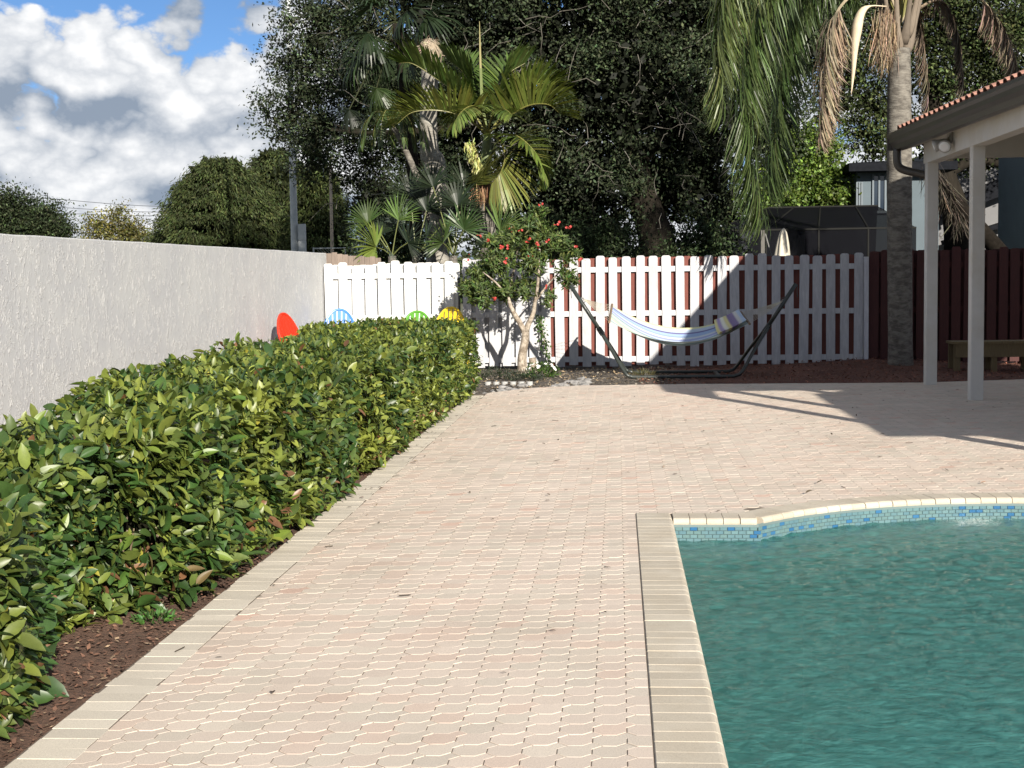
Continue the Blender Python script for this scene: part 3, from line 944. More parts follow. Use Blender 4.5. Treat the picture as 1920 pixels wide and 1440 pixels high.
def fence(name, label, x0, x1, Yf, ztop, zb, front, back, mf, mback, bfun=None, rails=(1.65, .92, .16), railc=None, pitch=.223, wd=.147, jig=.012, skip=()):
    f = thing(name, label, 'fence', ((x0 + x1) / 2, Yf, 0))
    ks = (.94, .98, 1.0, 1.03)
    hgt = ztop - zb
    fm = [picket_mesh('picket', wd * w, hgt * h_, np.array(front) * k, mf) for k, w, h_ in zip(ks, (1, .95, 1.04, .98), (1, 1.008, .992, 1.012))]
    bm_ = [picket_mesh('back_picket', wd, hgt * .995, np.array(back) * k, mback) for k in ks]
    bw = [picket_mesh('back_picket', wd, hgt * .995, np.array(front) * k * .97, mf) for k in ks]
    x = x0 + wd / 2; i = 0
    while x < x1 - wd / 3:
        if i not in skip:
            o = bpy.data.objects.new('picket', fm[int(rng.integers(4))])
            link(o, f, (x, Yf, zb + rng.normal(0, jig))); o.rotation_euler = (rng.normal(0, .004), rng.normal(0, .006), rng.normal(0, .03))
        o = bpy.data.objects.new('back_picket', (bw if (bfun and bfun(x)) else bm_)[int(rng.integers(4))])
        if x + pitch / 2 < x1:
            link(o, f, (x + pitch / 2, Yf + .078, zb + rng.normal(0, jig * .6))); o.rotation_euler = (0, rng.normal(0, .004), 0)
        x += pitch; i += 1
    for z in rails:
        mb = MB(); box(mb, x0, x1, Yf + .002, Yf + .041, z - .044, z + .044, np.array(railc if railc is not None else front) * .99)
        mb.build('rail', mf, f)
    xp = x0 + .05
    while xp < x1:
        mb = MB(); box(mb, xp - .045, xp + .045, Yf + .082, Yf + .17, -.1, ztop - .12, np.array(back))
        mb.build('fence_post', mback, f); xp += 2.4
    return f
FW = fence('white_fence', 'bright white picket fence between the stucco wall and the flowering tree', -4.90, -2.70, 24.0, 1.80, .04, (.60, .60, .585), (.58, .58, .57), M['white_paint'], M['white_paint'], rails=(1.60, .9, .16), jig=.02)
FO = fence('weathered_fence', 'weathered white shadowbox fence with red boards behind, back of the hammock', -2.60, 4.02, 24.06, 1.85, .05, (.48, .48, .49), (.15, .040, .028), M['old_paint'], M['red_stain'], bfun=lambda x: x < -1.35, railc=(.55, .55, .56), skip=())
mb = MB(); box(mb, 4.03, 4.10, 24.0, 24.12, .1, 1.80, (.55, .55, .57)); mb.build('end_board', M['old_paint'], FO)
mb = MB(); box(mb, -2.665, -2.635, 24.03, 24.09, .05, 1.55, (.03, .03, .03)); mb.build('dark_gap_strip', M['plain'], FO)  # solid near-black strip painting the shade of the slot between the fences
FR = fence('red_fence', 'dark red stained board fence in the shade behind the porch posts', 4.13, 9.2, 24.16, 1.90, .05, (.055, .012, .010), (.045, .010, .009), M['red_stain'], M['red_stain'], pitch=.19, wd=.15, rails=(1.65, .92, .2))
FB = thing('brown_fence', 'weathered brown board fence rising above the white pickets by the wall end', 'fence', (-4.2, 24.6, 0))
x = -5.1
i = 0
while x < -4.15:
    mb = MB(); zt = 2.0 - max(0, (x + 4.9)) * .13 + rng.normal(0, .012)
    box(mb, x, x + .092, 24.62, 24.64, 0, zt, np.array((.20, .155, .125)) * rng.uniform(.8, 1.15)); mb.build('plank', M['wood_pale'], FB); x += .095
mb = MB(); box(mb, -5.1, -4.15, 24.645, 24.69, 1.4, 1.49, (.2, .16, .13)); mb.build('rail', M['wood_pale'], FB)

# ------------------------------------------------------------------ garden chairs
def chair(name, label, c, loc, rz, top=1.03):
    t = thing(name, label, 'chair', loc, 'plastic garden chairs behind the hedge')
    m = mat(name + '_plastic', c, .38, spec=.5, var=.05, vscale=5)
    R = Matrix.Rotation(rz, 4, 'Z'); T = Matrix.Translation(Vector(loc)) @ R
    def put(nm, mb):
        V = np.concatenate(mb.v); mb.v = [V @ np.array(T.to_3x3()).T + np.array(T.translation)]; mb.c = [np.concatenate(mb.c)]
        return mb.build(nm, m, t)
    lean = .32
    def bp(s, hh, off=0):                # point on the backrest plane
        return np.array((s, .20 + hh * lean + off, .36 + hh * .95))
    H = (top - .36) / .95
    half = .27
    def topz(s): return H * (1 - .40 * (abs(s) / half) ** 2.2)
    ns = 7; sw = 2 * half / ns
    for k in range(ns):
        s0 = -half + k * sw + .011; s1 = s0 + sw - .022
        mb = MB(); V = []
        for off in (0, .022):
            for s, hh in ((s0, 0), (s1, 0), (s1, topz(s1) - .035), ((s0 + s1) / 2, topz((s0 + s1) / 2) - .03), (s0, topz(s0) - .035)): V.append(bp(s * (0.80 + .2 * hh / H), hh, off))
        n = 5
        F = [tuple(range(n)), tuple(range(2 * n - 1, n - 1, -1))] + [(i, i + n, (i + 1) % n + n, (i + 1) % n) for i in range(n)]
        mb.add(np.array(V), F); put('back_slat', mb)
    mb = MB()                            # moulded rim round the top of the back
    ss = np.linspace(-half, half, 21)
    pth = [bp(-half * .86, .25, .01)] + [bp(s * (0.80 + .2 * topz(s) / H), topz(s) - .015, .01) for s in ss] + [bp(half * .86, .25, .01)]
    tube(mb, pth, .021, 8); put('back_rim', mb)
    for hh in (.1, .34):
        mb = MB(); a_, b_ = bp(-half * .85, hh, .036), bp(half * .85, hh, .036); bar(mb, a_, b_, .05, .022); put('back_batten', mb)
    for k in range(5):
        y0 = -.30 + k * .105; z = .36 + (-.30 - y0) * .12 + .03
        mb = MB(); box(mb, -.25, .25, y0, y0 + .092, z - .02, z); put('seat_slat', mb)
    for s in (-1, 1):
        mb = MB(); box(mb, s * .29 - .035, s * .29 + .035, -.32, -.26, 0, .56); put('front_leg', mb)
        mb = MB(); bar(mb, (s * .25, -.30, .35), (s * .25, .42, .02), .045, .09); put('rear_leg', mb)
        mb = MB(); box(mb, s * .30 - .06, s * .30 + .06, -.36, .36, .56, .585); put('armrest', mb)
        mb = MB(); bar(mb, (s * .30, .32, .56), (s * .27, .42, .02), .04, .05); put('arm_support', mb)
    return t
pz = hedgez
chair('garden_chair', 'red plastic garden chair leaning back beside the stucco wall', (.58, .030, .010), (-4.48, 20.6, .03), math.radians(68), 1.04)
b_ = at(634, 600, 22.9); chair('garden_chair', 'blue plastic garden chair with a rounded slatted back', (.05, .19, .62), (b_.x, 22.9, .03), math.radians(8), 1.04)
b_ = at(774, 600, 22.6); chair('garden_chair', 'green plastic garden chair with a rounded slatted back', (.085, .27, .025), (b_.x, 22.5, .03), math.radians(-4), 1.0)
b_ = at(832, 600, 22.9); chair('garden_chair', 'yellow plastic garden chair in the leafy shade of the flowering tree', (.66, .46, .015), (b_.x, 22.9, .03), math.radians(-10), 1.05)

# ------------------------------------------------------------------ hammock and stand
HS = thing('hammock_stand', 'dark steel hammock stand with raked arms in front of the fence', 'hammock stand', (1.0, 22, 0))
M['steel'] = mat('bronze_steel', (.030, .036, .032), .38, spec=.5, var=.2, vscale=20)
LJ, RJ, LT, RT = (-.27, 22, .71), (2.25, 22, .73), (-.72, 22, 1.41), (2.68, 22, 1.385)
for yy in (21.45, 22.55):
    mb = MB()
    tube(mb, spl([(LJ[0], 22 + (yy - 22) * .12, LJ[2]), (-.08, 22 + (yy - 22) * .6, .40), (.10, yy, .10), (.19, yy, .045), (.30, yy, .035), (1.0, yy, .035), (1.62, yy, .035), (1.73, yy, .045), (1.83, yy, .11), (2.03, 22 + (yy - 22) * .6, .42), (RJ[0], 22 + (yy - 22) * .12, RJ[2])], 44), .026, 10)
    mb.build('base_tube', M['steel'], HS, smooth=True)
for a_, b_ in ((LJ, LT), (RJ, RT)):
    mb = MB(); A, B = Vector(a_), Vector(b_); d = (A - B).normalized()
    tube(mb, [A + d * .10, B], .031, 10); mb.build('arm', M['steel'], HS, smooth=True)
    mb = MB(); tube(mb, [A + d * .07, A - d * .05], .042, 10); tube(mb, [A + Vector((0, -.06, -.02)), A + Vector((0, .06, -.02))], .016, 6); mb.build('clamp', M['steel'], HS)
    mb = MB(); H0 = B + d * .26; tube(mb, [H0, H0 + Vector((.05 if b_ is LT else -.05, 0, .015)), H0 + Vector((.09 if b_ is LT else -.09, 0, -.02)), H0 + Vector((.07 if b_ is LT else -.07, 0, -.05))], .006, 5); mb.build('hook', M['steel'], HS)
    mb = MB(); tube(mb, [B + Vector((.02, -.03, -.03)), B + Vector((.01, -.035, -.12)), B + Vector((.02, -.035, -.20))], .005, 5); mb.build('chain', M['steel'], HS)
for x in (.42, 1.5):
    mb = MB(); bar(mb, (x, 21.45, .03), (x, 22.55, .03), .05, .03); mb.build('cross_bar', M['steel'], HS)

LF, LN, RF, RN = np.array((-.09, 22.58, 1.085)), np.array((-.127, 21.42, .87)), np.array((1.91, 22.58, .945)), np.array((1.93, 21.42, .815))
HM = thing('hammock', 'striped blue white and yellow cloth hammock slung on the steel stand', 'hammock', (.95, 22, .5))
nu, nv = 40, 48
stripes = [((.74, .72, .42), 2), ((.52, .60, .72), 3), ((.20, .17, .36), 2), ((.40, .52, .74), 5), ((.66, .70, .74), 2), ((.42, .46, .72), 4), ((.60, .68, .80), 3), ((.28, .38, .52), 2), ((.62, .72, .62), 4), ((.74, .76, .74), 3), ((.25, .36, .40), 1), ((.56, .70, .62), 5), ((.72, .74, .56), 3), ((.66, .74, .74), 5), ((.34, .5, .5), 2), ((.70, .76, .70), 2)]
sc = [c for c, k in stripes for _ in range(k)]
mb = MB(); V = []; C = []
for j in range(nv + 1):
    v = j / nv
    for i in range(nu + 1):
        u = i / nu
        A, B = LF * (1 - v) + LN * v, RF * (1 - v) + RN * v
        p = A * (1 - u) + B * u
        s4 = 4 * u * (1 - u)
        sag = .29 * s4 + .14 * s4 * (4 * v * (1 - v)) ** .8
        gath = 1 - .10 * s4
        p = p + np.array((0, 0, -sag)); yc = (A[1] * (1 - u) + B[1] * u); mid = 22.0
        p[1] = mid + (p[1] - mid) * gath
        p[2] += .006 * math.sin(v * 60) * s4
        V.append(p); C.append(np.array(sc[min(len(sc) - 1, int(v * len(sc)))]) ** 1.1 * .95)
F = [(j * (nu + 1) + i, j * (nu + 1) + i + 1, (j + 1) * (nu + 1) + i + 1, (j + 1) * (nu + 1) + i) for j in range(nv) for i in range(nu)]
mb.add(np.array(V), F, np.array(C))
M['cloth'] = mat('striped_cloth', (1, 1, 1), .9, spec=.2, attr=True, var=.07, vscale=60, trans=.18)
mb.build('cloth', M['cloth'], HM, smooth=True)
for nm, A, B in (('l', LF, LN), ('r', RF, RN)):
    mb = MB(); e = unit(B - A); tube(mb, [A - e * .06, B + e * .06], .018, 8, (.20, .14, .09)); mb.build('spreader_bar', M['wood_pale'], HM)
for A, B, T_ in ((LF, LN, np.array((-.53, 22, 1.20))), (RF, RN, np.array((2.49, 22, 1.13)))):
    mb = MB()
    for k in range(10):
        p = A + (B - A) * k / 9
        tube(mb, [p, (p + T_) / 2 - np.array((0, 0, .01)), T_], .0030, 4, (.42, .38, .30), cap=False)
    tube(mb, [T_ + .022 * np.array((math.cos(t), 0, math.sin(t))) for t in np.linspace(0, 2 * math.pi, 12)], .006, 5, (.3, .3, .3))
    mb.build('clew_cords', M['plain'], HM)
PL = thing('hammock_pillow', 'purple and yellow striped pillow at the shaded end of the hammock', 'pillow', (1.78, 22, .85))
mb = MB(); V = []; C = []
pst = [(.66, .60, .30), (.36, .30, .50), (.70, .70, .62), (.66, .60, .30), (.22, .17, .32), (.24, .19, .34), (.58, .58, .56), (.45, .55, .7)]
nu, nv = 16, 20
for side in (1, -1):
    for j in range(nv + 1):
        for i in range(nu + 1):
            u, v = i / nu, j / nv
            A, B = LF * (1 - v) + LN * v, RF * (1 - v) + RN * v
            uu = .79 + .19 * u
            p = A * (1 - uu) + B * uu; s4 = 4 * uu * (1 - uu)
            sag = .29 * s4 + .14 * s4 * (4 * v * (1 - v)) ** .8
            puff = .055 * (max(0, math.sin(math.pi * u) * math.sin(math.pi * v))) ** .45
            V.append(p + np.array((0, 0, -sag + .055 + side * puff + .02 * u))); C.append(pst[min(7, int(u * 8))])
q_ = (nu + 1) * (nv + 1)
F = [(j * (nu + 1) + i, j * (nu + 1) + i + 1, (j + 1) * (nu + 1) + i + 1, (j + 1) * (nu + 1) + i) for j in range(nv) for i in range(nu)]
F += [tuple(q_ + x for x in reversed(f)) for f in F]
mb.add(np.array(V), F, np.array(C)); mb.build('cover', M['cloth'], PL, smooth=True)
print('p3')
# ------------------------------------------------------------------ plant helpers
def blob_points(blobs, n, shell=.55):
    w = np.array([b[1] * b[2] * b[3] for b in blobs]) ** (2 / 3)
    k = rng.choice(len(blobs), n, p=w / w.sum())
    c = np.array([tuple(b[0]) for b in blobs])[k]; r = np.array([b[1:4] for b in blobs])[k]
    d = rsph(n); rad = (shell + (1 - shell) * rng.random((n, 1)) ** .5) * np.where(rng.random((n, 1)) < .7, 1, rng.random((n, 1)))
    return c + d * r * rad, d
def crown(mb, blobs, ncl, per, size, L, asp, colr, kind='quad', up=.35, amt=.3, hue=.08, out=.3, flat=.7):
    C, D0 = blob_points(blobs, ncl)
    tint = np.exp(rng.normal(0, .34, (ncl, 1)))
    P = np.repeat(C, per, 0); n = len(P)
    P = P + rng.normal(size=(n, 3)) * size * np.array((1, 1, flat)) * np.repeat(rng.uniform(.6, 1.3, (ncl, 1)), per, 0)
    D = rsph(n) + np.repeat(D0, per, 0) * out
    N = rsph(n) * .75 + np.repeat(D0 + rng.normal(0, .5, D0.shape), per, 0) * .8; N[:, 2] += up * 2
    l = rng.uniform(L * .7, L * 1.25, n)
    c = jit(colr, n, amt, hue) * np.repeat(tint, per, 0)
    leaves(mb, P, D, N, l, l * asp * rng.uniform(.8, 1.2, n), np.clip(c, 0, 1), kind)
    return C
def pinnate(mb, pts, L, nl, colr, angle=.9, raise_=.25, curl=.35, wd=.022, rach=.018, rc=(.20, .19, .06), n=26, plum=0.0, t0=.12, jitc=.2, gravity=0.0, updir=(0, 0, 1), sides=(-1, 1)):
    P = spl(pts, n); T = unit(np.gradient(P, axis=0))
    tube(mb, P, np.linspace(rach, rach * .25, n), 5, rc, cap=False)
    t = np.linspace(t0, .995, nl)
    up = np.array(updir, float)
    for s in sides:
        tt = t + rng.normal(0, .004, nl)
        B = np.stack([np.interp(tt, np.linspace(0, 1, n), P[:, k]) for k in range(3)], 1)
        TT = unit(np.stack([np.interp(tt, np.linspace(0, 1, n), T[:, k]) for k in range(3)], 1))
        S = unit(np.cross(TT, up + 1e-3))
        U = np.cross(S, TT)
        ang = angle * (1.15 - .55 * tt)[:, None] + rng.normal(0, .06 + plum * .35, (nl, 1))
        ra = raise_ + rng.normal(0, .05 + plum, (nl, 1))
        D = TT * np.cos(ang) + (S * s * np.cos(ra) + U * np.sin(ra)) * np.sin(ang)
        D[:, 2] -= gravity
        l = L * (.45 + .55 * np.sin(np.pi * np.clip(tt * .92 + .08, 0, 1)) ** .7) * rng.uniform(.9, 1.08, nl)
        leaves(mb, B, D, np.tile(np.array((0, 0, 1.0)), (nl, 1)) + U * .35, l, wd, jit(colr, nl, jitc, .07), 'strip', curl=curl)
def fan(mb, base, hub, nrm, R, colr, n=26, spread=4.2, curl=.22, pet=.012, petc=(.16, .18, .06)):
    base, hub = np.array(tuple(base), float), np.array(tuple(hub), float)
    d = unit(hub - base); nn = np.array(nrm, float); s = unit(np.cross(d, nn)); nn = np.cross(s, d)
    tube(mb, [base, (base + hub) / 2 + np.array((0, 0, .03)), hub], [pet * 1.3, pet, pet], 5, petc, cap=False)
    a_ = np.linspace(-spread / 2, spread / 2, n)
    D = d * np.cos(a_)[:, None] + s * np.sin(a_)[:, None] + nn * rng.normal(0.05, .06, (n, 1)) + nn * .12 * ((np.arange(n) % 2) * 2 - 1)[:, None] * .3
    l = R * (.72 + .28 * np.cos(a_ * .75)) * rng.uniform(.93, 1.05, n)
    wd = 2 * .42 * R * math.tan(spread / n / 2) * 1.25
    leaves(mb, np.tile(hub, (n, 1)), D, np.tile(nn * .6 + np.array((0, 0, .6)), (n, 1)), l, wd, jit(colr, n, .12, .05), 'strip', curl=curl)

# ------------------------------------------------------------------ small flowering tree
TB = at(980, 697, 22.75)
ST = thing('flowering_tree', 'small tree with red flowers and a forked pale trunk in front of the white fence', 'tree', (TB.x, 22.75, 0))
def a2(u, v, Y=22.75): return at(u, v, Y)
mb = MB()
tube(mb, spl([Vector((TB.x + .01, 22.75, -.03)), Vector((TB.x, 22.75, .06)), a2(979, 670), a2(984, 640), a2(985, 622)], 12), [.155, .13, .10, .09, .08, .075, .07, .066, .064, .062, .06, .06], 10)
tube(mb, spl([a2(985, 625), a2(974, 604), a2(960, 580), a2(951, 552), a2(945, 520)], 8), np.linspace(.052, .018, 8), 8)
tube(mb, spl([a2(985, 625), a2(992, 604), a2(1000, 588), a2(1004, 560), a2(1010, 520, 22.6), a2(1012, 450, 22.7)], 8), np.linspace(.05, .015, 8), 8)
tube(mb, spl([a2(952, 556), a2(930, 530, 22.5), a2(905, 510, 22.5)], 5), np.linspace(.022, .008, 5), 6)
tube(mb, spl([a2(1003, 566), a2(1030, 530, 22.9), a2(1060, 500, 22.9)], 5), np.linspace(.022, .008, 5), 6)
tube(mb, spl([a2(952, 552), a2(965, 500, 22.9), a2(975, 440, 22.9)], 5), np.linspace(.02, .008, 5), 6)
M['pale_bark'] = mat('pale_bark', (.20, .16, .12), .9, base2=(.36, .31, .25), mixscale=12, var=.3, vscale=24, bump=.6, bscale=30, bdist=.02)
mb.build('trunk', M['pale_bark'], ST, smooth=True)
mb = MB(); p = at(999, 690, 22.85); tube(mb, spl([(p.x, 22.85, -.03), (p.x + .01, 22.85, .12), (p.x - .01, 22.85, .26)], 5), [.085, .07, .065, .06, .058], 9); mb.build('stump', M['pale_bark'], ST, smooth=True)
blobs = [(a2(895, 520), .24, .3, .24), (a2(905, 556), .20, .3, .16), (a2(935, 490), .28, .35, .24), (a2(945, 540), .26, .3, .20), (a2(965, 445), .28, .35, .20), (a2(1005, 430), .26, .3, .20), (a2(1012, 397), .10, .15, .12),
         (a2(1045, 450), .24, .3, .20), (a2(1068, 478), .15, .25, .15), (a2(1062, 520), .18, .25, .16), (a2(1000, 490), .32, .35, .24), (a2(985, 540), .24, .3, .16), (a2(948, 570), .10, .15, .10), (a2(1028, 562), .12, .16, .10), (a2(925, 455), .12, .2, .10), (a2(880, 545), .14, .2, .12)]
C, D0 = blob_points(blobs, 500, .35)
mb = MB()
per = 17
P = np.repeat(C, per, 0); n = len(P)
ax = unit(D0 + np.array((0, 0, .6)) + rng.normal(0, .3, D0.shape)); AX = np.repeat(ax, per, 0)
D = rsph(n) + AX * .45; D[:, 2] += .05
leaves(mb, P + rng.normal(0, .022, (n, 3)), D, AX + rsph(n) * .4, rng.uniform(.07, .125, n), rng.uniform(.022, .034, n), jit((.070, .105, .030), n, .35, .10) + (rng.random((n, 1)) < .12) * np.array((.06, .06, .01)), 'fold', curl=.25)
mb.build('crown', M['leaf_soft'], ST)
M['petal'] = mat('red_petal', (.42, .045, .035), .5, trans=.2)
for (u, v) in [(1013, 385), (1066, 428), (1082, 465), (1088, 490), (958, 428), (970, 435), (940, 462), (950, 465), (990, 450), (1007, 457), (996, 480), (1027, 455), (898, 443), (926, 560), (1027, 538), (948, 490), (880, 482), (1045, 418), (915, 450)]:
    p = at(u, v, 22.75 - rng.uniform(.25, .42)); mb = MB()
    m_ = int(rng.integers(2, 5))
    for _ in range(m_):
        c_ = np.array(tuple(p)) + rng.normal(0, .022, 3); ax = unit(rng.normal(0, .5, 3) + np.array((0, -.8, .5)))
        s = unit(np.cross(ax, (0.1, .3, 1))); t_ = np.cross(ax, s)
        D = np.array([s * math.cos(w) + t_ * math.sin(w) + ax * .35 for w in np.linspace(0, 2 * math.pi, 5, endpoint=False)])
        leaves(mb, np.tile(c_, (5, 1)), D, np.tile(ax, (5, 1)), .027, .020, (1, 1, 1), 'quad')
    mb.build('flower', M['petal'], ST)

# vine, flowering ground plants, stones
VN = thing('climbing_vine', 'thin leafy vine climbing the fence beside the flowering tree', 'vine', tuple(at(1030, 690, 23.85)))
mb = MB(); path = spl([at(1032, 692, 23.85), at(1024, 660, 23.9), at(1018, 625, 23.93), at(1012, 592, 23.95)], 12); tube(mb, path, .008, 5, (.15, .12, .07)); mb.build('stem', M['plain'], VN)
mb = MB(); n = 170; t = rng.random(n); P = np.stack([np.interp(t, np.linspace(0, 1, 12), path[:, k]) for k in range(3)], 1) + rng.normal(0, 1, (n, 3)) * np.array((.035, .02, .02))
leaves(mb, P, rsph(n) + np.array((0, -.5, 0)), rsph(n) + np.array((0, -.8, .4)), .055, .034, jit((.055, .10, .025), n, .3), 'fold'); mb.build('foliage', M['leaf_soft'], VN)
def mound(name, label, cat, u, v, Y, rx, rz_, colr, nl, L, fl=0, asp=.4, flw=None):
    p = at(u, v, Y); t = thing(name, label, cat, (p.x, Y, 0))
    mb = MB(); d = rsph(nl); d[:, 2] = np.abs(d[:, 2])
    P = d * np.array((rx, rx * .7, rz_)) * rng.uniform(.4, 1, (nl, 1)) + np.array((p.x, Y, farz(p.x, Y) + .02))
    leaves(mb, P, d + rsph(nl) * .7 + np.array((0, 0, .3)), rsph(nl) + np.array((0, 0, .8)), rng.uniform(.7, 1.2, nl) * L, L * asp, jit(colr, nl, .35), 'fold'); mb.build('foliage', M['leaf_soft'], t)
    for _ in range(fl):
        d_ = unit(np.array((rng.normal(0, .7), -abs(rng.normal(.6, .4)), abs(rng.normal(.8, .3)) + .2)))
        c_ = np.array((p.x, Y, .02)) + d_ * np.array((rx, rx * .7, rz_)) * 1.06
        mb = MB(); s = unit(np.cross(d_, (0.1, .3, 1))); t_ = np.cross(d_, s)
        D = np.array([s * math.cos(w) + t_ * math.sin(w) + d_ * .25 for w in np.linspace(0, 2 * math.pi, 5, endpoint=False)])
        leaves(mb, np.tile(c_, (5, 1)), D, np.tile(d_, (5, 1)), .028, .026, (1, 1, 1), 'quad'); mb.build('flower', M['white_petal'], t)
M['white_petal'] = mat('white_petal', (.82, .82, .78), .6, trans=.2)
mound('periwinkle_plant', 'low plant with white flowers at the foot of the small tree', 'plant', 1016, 700, 22.0, .30, .22, (.06, .11, .025), 420, .055, 17)
mound('creeping_shrub', 'dark low shrub at the hedge end of the fence bed', 'shrub', 928, 697, 21.6, .36, .17, (.030, .042, .022), 520, .05, asp=.22)
mound('creeping_shrub', 'dark low shrub beside the white flowered plant', 'shrub', 985, 708, 21.3, .30, .16, (.028, .040, .022), 480, .05, asp=.22)
mound('grass_tuft', 'small dry tuft of grass by the left foot of the hammock stand', 'grass', 1205, 705, 21.7, .22, .10, (.09, .085, .035), 200, .07, asp=.12)
mound('weed', 'small green weed sprouting from the mulch beside the hedge', 'plant', 292, 1196, 6.3, .11, .05, (.06, .13, .03), 90, .035, asp=.4)
M['rock'] = mat('grey_stone', (.16, .155, .15), .9, base2=(.27, .26, .25), mixscale=14, var=.3, vscale=30, bump=.6, bscale=30, bdist=.01)
for k in range(26):
    x = rng.uniform(-2.0, -.4); y = yfar(x) + .05 + abs(rng.normal(0, .4)); r = rng.uniform(.03, .075)
    bm = bmesh.new(); bmesh.ops.create_icosphere(bm, subdivisions=2, radius=1)
    sd_ = rng.uniform(0, 50)
    for vv in bm.verts:
        q_ = 1 + .35 * mnoise.noise(vv.co * 1.3 + Vector((sd_, 0, 0))); vv.co = Vector((vv.co.x * r * q_ * 1.3, vv.co.y * r * q_, vv.co.z * r * q_ * .6))
    me = bpy.data.meshes.new('edging_stone'); bm.to_mesh(me); bm.free(); me.materials.append(M['rock'])
    o = bpy.data.objects.new('edging_stone', me); link(o, None, (x, y, farz(x, y) + r * .2)); tag(o, 'grey stone among those edging the bed beside the hedge end', 'stone', 'grey edging stones')
mb = MB(); p = gnd(962, 722); 
for k in range(6):
    x0 = p.x - .36 + k * .12; tube(mb, [(x0, p.y, -.02), (x0, p.y, .05)], .045, 10, (.36, .36, .35))
o = mb.build('edging_strip', M['plain'], None); tag(o, 'short scalloped pale concrete edging strip at the bed corner', 'edging')

# ------------------------------------------------------------------ palms behind the fence
G1, G2, GD = (.105, .145, .030), (.150, .178, .038), (.018, .031, .013)
def ringed_trunk(pts, r0, r1, n=40, sides=12):
    mb = MB(); P = spl(pts, n)
    R = np.linspace(r0, r1, n) * (1 + .035 * (np.arange(n) % 2))
    tube(mb, P, R, sides); return mb
# 1 topped grey trunk
b_ = at(812, 470, 27.2)
M['topped_bark'] = mat('topped_palm_bark', (.20, .185, .16), .9, base2=(.30, .285, .25), mixscale=7, var=.3, vscale=25, bump=.7, bscale=16, stretch=(.6, .6, 3.5), bdist=.03)
T1 = thing('topped_palm', 'thick grey dead palm trunk with a shaggy fibrous top', 'palm', (b_.x, 27.2, 0))
mb = MB(); P = spl([(b_.x + .08, 27.2, -.05), at(818, 340, 27.2), at(806, 290, 27.2), at(803, 220, 27.2), at(806, 150, 27.2), at(808, 100, 27.2)], 40)
tube(mb, P, np.interp(np.linspace(0, 1, 40), [0, .2, .4, .6, .8, 1], [.24, .22, .19, .165, .165, .20]), 14); mb.build('trunk', M['topped_bark'], T1, smooth=True)
mb = MB(); tube(mb, spl([at(808, 122, 27.2), at(807, 100, 27.2), at(805, 86, 27.2), at(803, 77, 27.2)], 8), [.19, .21, .225, .23, .225, .20, .15, .06], 14, (.26, .21, .15)); 
n = 900; k = rng.random(n); c0 = np.array(tuple(at(805, 96, 27.2))); d = rsph(n)
leaves(mb, c0 + d * np.array((.21, .21, .24)), np.c_[rng.normal(0, .5, n), rng.normal(0, .5, n) - .2, rng.normal(-.7, .5, n)], d, rng.uniform(.08, .22, n), .012, jit((.30, .24, .17), n, .3), 'strip', .3)
mb.build('fibrous_top', M['fibre'], T1)
# 2 leaning slim palm
L0 = at(800, 400, 26.6)
T2 = thing('slim_palm', 'slim leaning palm trunk with a small drooping crown beside the grey trunk', 'palm', (L0.x + .3, 26.6, 0))
mb = ringed_trunk([(L0.x + .35, 26.6, -.05), at(795, 380, 26.6), at(775, 315, 26.6), at(752, 265, 26.6), at(738, 240, 26.6)], .07, .045); mb.build('trunk', M['palm_bark'], T2, smooth=True)
hub = at(737, 238, 26.6)
for k in range(9):
    a_ = k / 9 * 2 * math.pi + .3; dx, dy = math.cos(a_), math.sin(a_); mb = MB()
    pinnate(mb, [hub, hub + Vector((dx * .25, dy * .25, .28)), hub + Vector((dx * .52, dy * .5, .10)), hub + Vector((dx * .66, dy * .62, -.35))], .30, 26, (.060, .090, .028), angle=.7, curl=.4, wd=.02, rach=.010); mb.build('frond', M['frond'], T2)
# 3 bright palm with arching fronds
YB = 25.7
b_ = at(916, 470, YB)
T3 = thing('arching_palm', 'bright yellow green palm with broad arching fronds above the white fence', 'palm', (b_.x + .05, YB, 0))
mb = ringed_trunk([(b_.x + .06, YB, -.05), at(917, 480, YB), at(913, 420, YB), at(910, 370, YB), at(909, 345, YB)], .165, .135, 46, 14); mb.build('trunk', M['palm_bark'], T3, smooth=True)
mb = MB(); tube(mb, spl([at(909, 350, YB), at(909, 320, YB), at(912, 285, YB), at(914, 255, YB)], 10), np.linspace(.13, .075, 10), 12, (.10, .13, .05)); mb.build('crownshaft', M['plain'], T3, smooth=True)
mb = MB(); n = 500; c0 = np.array(tuple(at(906, 352, YB - .1))); leaves(mb, c0 + rng.normal(0, 1, (n, 3)) * np.array((.08, .08, .05)), np.c_[rng.normal(0, .25, n), rng.normal(0, .25, n), -np.ones(n)], rsph(n), rng.uniform(.12, .34, n), .012, jit((.21, .12, .065), n, .35), 'strip', .2); mb.build('dry_fibre', M['fibre'], T3)
mb = MB(); n = 420; A = np.array(tuple(at(872, 268, YB - .25))); B = np.array(tuple(at(900, 325, YB - .2))); t = rng.random((n, 1)); leaves(mb, A + (B - A) * t + rng.normal(0, .045, (n, 3)) + np.array((.07, 0, .02)) * (1 - t), np.c_[rng.normal(.15, .3, n), rng.normal(-.3, .3, n), -np.ones(n)], rsph(n), rng.uniform(.06, .16, n), .016, jit((.42, .43, .16), n, .2), 'strip', .2)
tube(mb, [A, (A + B) / 2 + np.array((-.02, 0, 0)), B], [.02, .035, .03], 6, (.42, .40, .2)); mb.build('flower_stalk', M['frond'], T3)
